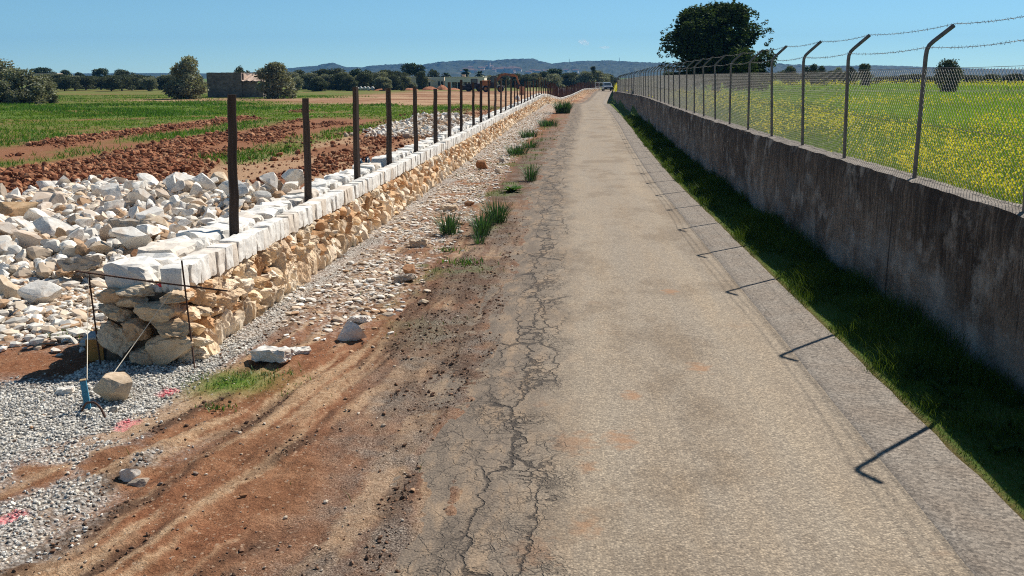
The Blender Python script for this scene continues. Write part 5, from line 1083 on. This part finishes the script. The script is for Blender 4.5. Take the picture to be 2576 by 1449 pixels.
xB = house_origin(1123, Yh); hb_ = empty('beige_house', (xB, Yh-3, -.1)); tag(hb_, 'long flat roofed greyish beige house with a dark open porch behind the stakes', 'house')
g = Geo(); W_ = 100*S_; box(g, (0, 0, 1.55), (W_, 7, 2.55)); box(g, (0, 0, 0), (18*S_, 7, 1.547)); box(g, (64*S_, 0, 0), (W_, 7, 1.547)); box(g, (18*S_+.003, 3, 0), (64*S_-.003, 7, 1.547)); g.build('wall', M_plast2, hb_)
g = Geo(); bbox_bev(g, (-.12, -.12, 2.553), (W_+.12, 7.1, 2.66), .02); g.build('roof', M_plast2, hb_)
for q in (30, 44, 56): g = Geo(); box(g, (q*S_, .2, 0), (q*S_+.22, .42, 1.546)); g.build('pillar', M_plast, hb_)
g = Geo(); box(g, (24*S_, 2.96, .1), (40*S_, 2.997, 1.4)); g.build('door', M_open, hb_); g = Geo(); box(g, (48*S_, 2.96, .5), (58*S_, 2.997, 1.3)); g.build('window', M_open, hb_)
g = Geo(); box(g, (40*S_, 3, 2.663), (40*S_+.7, 3.7, 3.05)); box(g, (40*S_-.08, 2.92, 3.053), (40*S_+.78, 3.78, 3.13)); g.build('chimney', M_tile, hb_)
xC = house_origin(84, 258); hc = empty('pale_house', (xC, 258, 0), .25); tag(hc, 'pale sunlit house half hidden by the far left olives below round pines', 'house')
M_lit = simple('sandy_render', (.62, .48, .36), .95, .1, var=.1, scale=.5)
g = Geo(); box(g, (0, 0, 0), (5.6, 6, 3.25)); g.build('wall', M_lit, hc); g = Geo(); bbox_bev(g, (-.15, -.15, 3.253), (5.75, 6.1, 3.42), .03); g.build('roof', M_tile, hc)
g = Geo(); box(g, (2.9, -.03, .9), (3.7, -.003, 2.2)); g.build('window', M_open, hc)
# grey outbuilding behind the mesh under the carob
xD = house_origin(1726, 104); hd = empty('farm_shed', (xD, 104, 1.0)); tag(hd, 'small grey shed with a pale window patch seen through the mesh under the carob', 'shed')
g = Geo(); box(g, (0, 0, -.3), (1.75, 2.5, 1.15)); g.build('wall', M_plast2, hd); g = Geo(); bbox_bev(g, (-.1, -.1, 1.153), (1.85, 2.6, 1.22), .015); g.build('roof', M_plast, hd); g = Geo(); box(g, (.45, -.02, .1), (1.0, -.003, .7)); g.build('window', M_trim, hd)
# white walls, barrier and pallets behind the far stakes
for i, (a, b, y0, y1, Y, lab) in enumerate([(1400, 1452, 222, 236, 182, 'low white wall glimpsed between the red brown stakes'), (1296, 1307, 236, 255, 96, 'upright white sack leaning behind the stone wall among the stakes')]):
    p, q = at_y(a, y0, Y), at_y(b, y1, Y); g = Geo()
    if i == 0:
        bbox_bev(g, (0, 0, 0), (q[0]-p[0], .25, p[2]-q[2]), .02); o = g.build('white_wall', M_trim); o.location = (p[0], Y, q[2]); tag(o, lab, 'wall')
    else:
        v, f = rock(3, np.random.default_rng(3), 4, .12); v = v/np.abs(v).max(0); h_ = (p[2]-q[2]); g.add((v*np.array([.22, .2, h_*.5])*(1-.35*v[:, 2:3])+[0, 0, h_*.5]), f); o = g.build('white_sack', M_trim, smooth=True); o.location = ((p[0]+q[0])/2, Y, q[2]); tag(o, lab, 'sack')
p = at_y(1312, 226, 150); g = Geo(); bbox_bev(g, (-.3, -.3, 0), (.36, .3, 1.15), .03); o = g.build('brick_stack', simple('orange_brick', (.50, .24, .13), .9, var=.2)); o.location = (p[0], 150, gz1(p[0], 150)); tag(o, 'orange brick stack standing behind the stakes right of the excavator', 'bricks')
for i, (x, w) in enumerate(((898, 9), (908, 8), (917, 9), (927, 10), (937, 9))):
    p = on_z(x, 227.5); Yb = 196; s_ = w*Yb/FPX; px_ = at_y(x, 220, Yb)[0]; v, f = rock(3, np.random.default_rng(60+i), 5, .14, .6, .9); g = Geo(); v = v/np.abs(v).max(0); g.add(v*np.array([s_*.56, .35, .42])+[0, 0, .40], f)
    o = g.build('bulk_bag', M_trim, smooth=True); o.location = (px_, Yb, gz1(px_, Yb)-.02); tag(o, 'white bulging bag in the row at the far edge of the red soil', 'bag', 'white bags at the far edge of the red soil')
M_red = simple('heaped_red_soil', (.36, .16, .09), .97, .05, var=.3, scale=3)
def soil_heap(px, w, h, Y, label):
    xc = at_y(px, 222, Y)[0]; W2 = w*Y/FPX*.5; U, V = np.meshgrid(np.linspace(-1, 1, 36), np.linspace(-1, 1, 20), indexing='ij'); z = h*np.clip(1-U*U-V*V, 0, 1)**.7*(.6+.8*fbm(U*3+px, V*3, 4, 7)) - .08; g = Geo(); g.add(np.stack([U*W2, V*2.0, z], -1).reshape(-1, 3), grid_faces(36, 20)); o = g.build('soil_heap', M_red, smooth=True); o.location = (xc, Y, gz1(xc, Y)); tag(o, label, 'heap', 'heaps of dug soil before the houses')
soil_heap(960, 40, .42, 198, 'pinkish soil heap right of the white bags'); soil_heap(1034, 40, .5, 200, 'orange soil heap below the left beige house'); soil_heap(1082, 44, .7, 203, 'dark red soil heap in front of the gap between houses'); soil_heap(1112, 30, 1.0, 209, 'tallest dark red soil heap left of the porch'); soil_heap(1140, 36, .45, 201, 'small red soil heap below the porch house')
tree('dark_bush', 1008, 214, 22, 196, 'bush0', 'small dark round bush among the soil heaps')

# ------------------------------------------------------------------ machines
M_orange = simple('faded_orange_paint', (.42, .155, .045), .6, .35, var=.35, scale=3); M_mach = simple('dark_machine_steel', (.045, .04, .038), .7, .3, var=.4, scale=6); M_tyre = simple('rubber', (.02, .02, .02), .9, .1); M_glass = simple('dark_glass', (.03, .045, .055), .12, .6, var=.05)
def wheel(parent, x, y, r, w, hub=M_orange):
    g = Geo(); a = np.linspace(0, 6.2832, 20, endpoint=False); pr = [(-w/2, r*.55), (-w/2, r*.9), (-w*.35, r), (w*.35, r), (w/2, r*.9), (w/2, r*.55)]
    v = [(x+math.cos(t_)*rr, y+o_, r+math.sin(t_)*rr) for (o_, rr) in pr for t_ in a]; n_ = 20; f = [(i*n_+k, i*n_+(k+1) % n_, i*n_+n_+(k+1) % n_, i*n_+n_+k) for i in range(5) for k in range(n_)]; g.add(v, f); o = g.build('wheel', M_tyre, parent)
    g = Geo(); tube(g, [(x, y-w*.42, r), (x, y+w*.42, r)], r*.56, 14); g.build('hub', hub, o)
mY = 180.0; xm = at_y(1236, 215, mY)[0]; ex = empty('wheeled_excavator', (xm, mY, gz1(xm, mY))); tag(ex, 'faded orange wheeled excavator with its jointed arm reaching right, behind the stakes', 'excavator')
g = Geo(); bbox_bev(g, (-1.4, -1.0, .75), (2.2, 1.0, 1.05), .06); g.build('chassis', M_mach, ex)
for x in (-.9, 1.6):
    for y in (-.95, .95): wheel(ex, x, y, .52, .42)
g = Geo(); bbox_bev(g, (-1.6, -1.1, 1.05), (-.1, 1.1, 1.95), .12); g.build('engine_house', M_orange, ex)
g = Geo(); bbox_bev(g, (-.05, -1.1, 1.05), (1.0, -.05, 2.65), .08); cabo = g.build('cab', M_mach, ex); g = Geo(); box(g, (.1, -1.115, 1.6), (.9, -1.102, 2.5)); box(g, (1.003, -1.0, 1.6), (1.015, -.15, 2.5)); g.build('cab_window', M_glass, cabo)
def beam(name, pts, w, h, mat, par):
    g = Geo(); P = [np.array(p, float) for p in pts]
    for i in range(len(P)-1):
        d = P[i+1]-P[i]; L = np.linalg.norm(d); a = math.atan2(d[2], d[0]); M = Matrix.Translation(Vector(P[i])) @ Euler((0, -a, 0)).to_matrix().to_4x4(); box(g, (-.06, -w/2-.002*i, -h[i]/2), (L+.06, w/2+.002*i, h[i]/2), M=M)
    return g.build(name, mat, par)
beam('boom', [(.6, .4, 1.5), (1.55, .4, 2.75), (2.5, .4, 2.95), (3.9, .4, 2.75)], .30, [.42, .48, .4], M_orange, ex); beam('stick', [(3.6, .4, 2.95), (4.3, .4, 2.6), (4.75, .4, 1.2)], .24, [.34, .28], M_orange, ex); beam('ram', [(1.8, .15, 2.6), (3.3, .15, 2.85)], .10, [.12], M_galv, ex)
g = Geo(); g.add([(4.5, .0, 1.2), (5.1, .0, 1.2), (5.0, .0, .55), (4.4, .0, .45), (4.1, .0, .8), (4.5, .8, 1.2), (5.1, .8, 1.2), (5.0, .8, .55), (4.4, .8, .45), (4.1, .8, .8)], [(0, 4, 3, 2, 1), (5, 6, 7, 8, 9), (0, 1, 6, 5), (1, 2, 7, 6), (2, 3, 8, 7), (3, 4, 9, 8), (4, 0, 5, 9)]); g.build('bucket', M_mach, ex)
g = Geo(); v = []; 
for x in (.95, 2.25):
    for y in (-1.2, -.7): pass
for x in (1.6, -.9): tube(g, [(x-.55, -.98, .75), (x-.35, -.98, 1.06), (x, -.98, 1.17), (x+.35, -.98, 1.06), (x+.55, -.98, .75)], .06, 6)
g.build('mudguard', M_trim, ex)
xt = at_y(1178, 215, mY+4)[0]; tr = empty('wheel_loader', (xt, mY+4, gz1(xt, mY+4))); tag(tr, 'dark loading machine with a pale lifted arm parked before the porch house', 'loader')
g = Geo(); bbox_bev(g, (-.4, -.9, .6), (2.6, .9, 1.35), .1); g.build('body', M_mach, tr); g = Geo(); bbox_bev(g, (.5, -.8, 1.35), (1.7, .8, 2.2), .08); c_ = g.build('cab', M_mach, tr); g = Geo(); box(g, (.65, -.815, 1.5), (1.55, -.803, 2.1)); g.build('cab_window', M_glass, c_)
for x in (.1, 2.0):
    for y in (-.9, .9): wheel(tr, x, y, .55, .4, M_mach)
beam('lift_arm', [(1.6, -.7, 1.5), (2.7, -.7, 1.15), (3.0, -.7, .45)], .14, [.2, .2], M_trim, tr)
g = Geo(); g.add([(-1.2, -.9, .2), (-.4, -.9, .25), (-.4, -.9, 1.0), (-.9, -.9, 1.05), (-1.2, .9, .2), (-.4, .9, .25), (-.4, .9, 1.0), (-.9, .9, 1.05)], [(0, 1, 2, 3), (4, 7, 6, 5), (0, 4, 5, 1), (1, 5, 6, 2), (2, 6, 7, 3), (3, 7, 4, 0)]); g.build('bucket', M_mach, tr)
# the car coming along the road
cY_ = 207.0; cx = at_y(1527.5, 220, cY_)[0]; car = empty('parked_car', (cx, cY_, float(z_road(cY_))+.02), .08); tag(car, 'pale grey car facing the camera at the far end of the road', 'car')
M_paint = simple('pale_car_paint', (.52, .54, .56), .25, .6, .2, var=.03); M_bump = simple('black_bumper', (.012, .012, .014), .6, .3); M_lamp = simple('lamp_glass', (.75, .77, .8), .1, .8, var=.02)
def loft(g, secs):
    n_ = len(secs[0]); v = [p for s in secs for p in s]; f = [(i*n_+k, i*n_+(k+1) % n_, (i+1)*n_+(k+1) % n_, (i+1)*n_+k) for i in range(len(secs)-1) for k in range(n_)] + [tuple(range(n_))[::-1], tuple(range((len(secs)-1)*n_, len(secs)*n_))]; g.add(v, f)
def sec(y, w, z0, z1, r=.12): return [(-w+r*.4, y, z0), (w-r*.4, y, z0), (w, y, z0+r), (w, y, z1-r), (w-r, y, z1), (-w+r, y, z1), (-w, y, z1-r), (-w, y, z0+r)]
g = Geo(); loft(g, [sec(-2.1, .78, .42, .78), sec(-2.0, .86, .36, .92), (sec(-1.0, .90, .34, 1.02)), sec(1.6, .90, .34, 1.05), sec(2.05, .84, .4, .95)]); g.build('body', M_paint, car)
g = Geo(); loft(g, [sec(-1.05, .80, 1.0, 1.06, .02), sec(-.35, .70, 1.0, 1.62, .1), sec(1.1, .70, 1.0, 1.66, .1), sec(1.95, .72, 1.0, 1.2, .05)]); cab_ = g.build('cabin', M_paint, car)
g = Geo(); g.add([(-.72, -1.045, 1.075), (.72, -1.045, 1.075), (.60, -.375, 1.575), (-.60, -.375, 1.575)], [(0, 1, 2, 3)]); g.v[0] = g.v[0]+np.array([0, -.03, .02]); g.build('windscreen', M_glass, car)
g = Geo(); bbox_bev(g, (-.84, -2.18, .34), (.84, -2.08, .74), .04); g.build('bumper', M_bump, car); g = Geo(); box(g, (-.26, -2.195, .42), (.26, -2.183, .53)); g.build('number_plate', M_trim, car)
for s_ in (-1, 1):
    g = Geo(); bbox_bev(g, (s_*.62-.17, -2.115, .75), (s_*.62+.17, -2.02, .88), .02); g.build('headlight', M_lamp, car); g = Geo(); bbox_bev(g, (s_*.98-.09, -.75, 1.0), (s_*.98+.09, -.68, 1.13), .02); g.build('wing_mirror', M_bump, car)
    for y in (-1.35, 1.3):
        g = Geo(); tube(g, [(s_*.70, y, .32), (s_*.89, y, .32)], .32, 18); o = g.build('wheel', M_tyre, car); g = Geo(); tube(g, [(s_*.885, y, .32), (s_*.897, y, .32)], .2, 14); g.build('rim', M_galv, o)
pq = at_y(1497, 222, 212); e_ = empty('white_barrier', (pq[0], 212, float(lwz(212)))); tag(e_, 'white railing barrier just left of the car at the road end', 'barrier')
hb2 = at_y(1497, 206, 212)[2]-float(lwz(212))
for (x) in (0, .75, 1.5): g = Geo(); box(g, (x, 0, 0), (x+.09, .09, hb2)); g.build('post', M_trim, e_)
for z in (.55, .95): g = Geo(); box(g, (-.1, -.05, hb2*z-.12), (1.7, -.003, hb2*z)); g.build('rail', M_trim, e_)

# ------------------------------------------------------------------ hills, village, masts, cloud
RP = [(-900, 190), (-300, 187), (0, 186), (380, 184), (600, 186), (690, 178), (740, 172), (790, 169), (832, 160), (870, 171), (905, 172), (950, 166), (1010, 163), (1060, 166), (1110, 158), (1160, 156), (1200, 153), (1240, 155), (1280, 151), (1335, 150), (1362, 156), (1388, 163), (1420, 159), (1460, 157), (1530, 155), (1600, 159), (1680, 161), (1760, 162), (1900, 165), (1960, 164), (2060, 168), (2200, 167), (2320, 170), (2450, 174), (2576, 177), (2900, 181), (3500, 186)]
HY = 3100.0; rp = np.array([at_y(a, b, HY) for a, b in RP])
def hill_z(X, Y):
    top = np.interp(X*HY/np.maximum(Y, 2000)*1.0, rp[:, 0], rp[:, 2]); t_ = (np.asarray(Y)-1900)/(HY-1900); pr = np.where(t_ < 1, sst(0, 1, t_)**.8, 1-.5*sst(1, 1.8, t_))
    n = (fbm(X*.004, Y*.004, 4, 801)-.5)*22*np.clip(pr*(1-pr)*4, 0, 1)
    return top*pr + n + np.where(pr > .12, (7.5*vn(X*.075, Y*.075, 805)-3.5 + 4*(vn(X*.16, Y*.16, 807)-.5)), 0)*np.clip((top-8)/30, .15, 1)
hx = np.concatenate([np.linspace(-4200, -1500, 90), np.arange(-1480, 2100, 5.5), np.linspace(2110, 4200, 70)]); hy = np.concatenate([np.linspace(1880, 2600, 26), np.linspace(2625, 3130, 60), np.linspace(3180, 4300, 12)])
HX, HY_ = np.meshgrid(hx, hy, indexing='ij'); g = Geo(); g.add(np.stack([HX, HY_, hill_z(HX, HY_)-.5], -1).reshape(-1, 3), grid_faces(len(hx), len(hy)))
t = NT('wooded_hillside'); v = t.coord('Object'); c = t.ramp(t.noise(v, .03, 5, .65), [(.3, (.012, .024, .012)), (.6, (.026, .042, .020)), (.75, (.04, .055, .03))]); zc = t.sep(v)[2]
c = t.mix(t.math('MULTIPLY', t.ramp(zc, [(0, 1), (1, 0)]), 0.0), c, (.2, .2, .1)); clr = t.ramp(t.noise(v, .008, 4, .6), [(.56, 0), (.66, 1)]); low = t.ramp(t.math('MULTIPLY', zc, 1/45.), [(.15, 1), (.75, 0)]); c = t.mix(t.math('MULTIPLY', t.math('MULTIPLY', clr, low), .4), c, (.14, .12, .08)); t.color(c)
tag(g.build('hills', t.m, smooth=False), kind='structure')
r_ = np.random.default_rng(900); M_v = simple('village_render', (.58, .52, .46), .95, .1, var=.15, scale=.1); M_vr = simple('village_tiles', (.22, .15, .115), .95, .1, var=.2, scale=.2)
def village_house(px, py, w, d, h, tower=False):
    ys = np.arange(1950, 3050, 12.0); zz_ = []
    best = None
    for Yq in ys:
        p = at_y(px, py, Yq); e = abs(float(hill_z(np.array(p[0]), np.array(Yq)))-p[2])
        if best is None or e < best[0]: best = (e, p, Yq)
    p, Yq = best[1], best[2]; o = empty('village_church' if tower else 'village_house', (p[0], Yq, p[2]-1.5), r_.uniform(-.5, .5))
    g = Geo(); box(g, (-w/2, -d/2, -4), (w/2, d/2, h)); 
    if tower: box(g, (-2.6, -d/2-5.2, -4), (2.6, -d/2-.01, h+8))
    g.build('wall', M_v, o); g = Geo(); g.add([(-w/2-.4, -d/2-.4, h+.01), (w/2+.4, -d/2-.4, h+.01), (w/2+.4, d/2+.4, h+.01), (-w/2-.4, d/2+.4, h+.01), (-w/2-.4, 0, h+2.6), (w/2+.4, 0, h+2.6)], [(0, 1, 5, 4), (2, 3, 4, 5), (0, 4, 3), (1, 2, 5), (3, 2, 1, 0)]); g.build('roof', M_vr, o); return o
for i in range(34):
    t_ = r_.uniform(); px = 1176+r_.normal()*4+128*t_; py = 176.5+r_.normal()*2.2+4*abs(t_-.55) + (0 if r_.uniform() < .8 else 5)
    tag(village_house(px, py, r_.uniform(7, 15), r_.uniform(7, 10), r_.uniform(4.5, 7.5)), 'pale village house on the hillside far beyond the long beige house', 'house', 'village houses on the far hillside')
for (px, py) in ((1165, 183), (1340, 181), (1352, 183), (1372, 182), (1330, 186), (1424, 180), (1448, 181)):
    tag(village_house(px, py, 12, 9, 5), 'scattered pale farmhouse low on the far hillside', 'house', 'farmhouses low on the far hillside')
tag(village_house(1232, 174, 16, 10, 8, True), 'village church with a square tower among the far hillside houses', 'church')
for (px, yt, yb, lab) in ((1432, 148, 160, 'thin mast on the saddle of the far ridge'), (1558, 145, 157, 'thin mast on the flat far ridge nearest the big carob')):
    Ym = 3080; a = at_y(px, yb, Ym); b = at_y(px, yt, Ym); g = Geo(); hh = b[2]-a[2]
    tube(g, [(0, 0, -6), (0, 0, hh)], .42, 5)
    for k_ in np.linspace(.45, .95, 4): box(g, (-1.0, -.2, hh*k_-.5), (1.0, .2, hh*k_+.3))
    o = g.build('radio_mast', M_galv); o.location = a; tag(o, lab, 'mast')
t = NT('cloud_vapour'); t.t.nodes.remove(t.b); pv = t.n('ShaderNodeVolumePrincipled'); v = t.coord('Object'); pv.inputs['Color'].default_value = (1, 1, 1, 1); pv.inputs['Anisotropy'].default_value = .55
t.l(t.ramp(t.noise(v, .035, 4, .6), [(.40, 0), (.65, .022)]), pv.inputs['Density']); t.l(pv.outputs[0], t.out.inputs['Volume'])
for (px, py, w, h, lab) in ((1468, 106, 26, 12, 'small white puff of cloud above the middle of the hills'), (1520, 119, 22, 6, 'faint flat wisp of cloud right of the small puff')):
    Yc = 8000; c0 = at_y(px, py, Yc); s_ = Yc/FPX; g = Geo(); r2 = np.random.default_rng(px)
    vs, fs = ICO[3]; nse = 1+.5*(vn3(vs*1.6+px, 3)-.5); g.add(vs*nse[:, None]*np.array([w*s_*.6, 30, h*s_*.6]), fs); o = g.build('cloud', t.m); o.location = c0; o.rotation_euler = (0, .25 if w > 24 else 0, 0); tag(o, lab, 'cloud'); o['kind'] = 'structure'

# ------------------------------------------------------------------ the air between here and the hills
t = NT('thin_haze'); t.t.nodes.remove(t.b); pv = t.n('ShaderNodeVolumePrincipled'); pv.inputs['Color'].default_value = (.12, .40, .95, 1); pv.inputs['Density'].default_value = 1.2e-4; pv.inputs['Anisotropy'].default_value = 0
t.l(pv.outputs[0], t.out.inputs['Volume'])
g = Geo(); box(g, (-4600, -80, -6), (4600, 4500, 175)); tag(g.build('haze', t.m), kind='stuff')
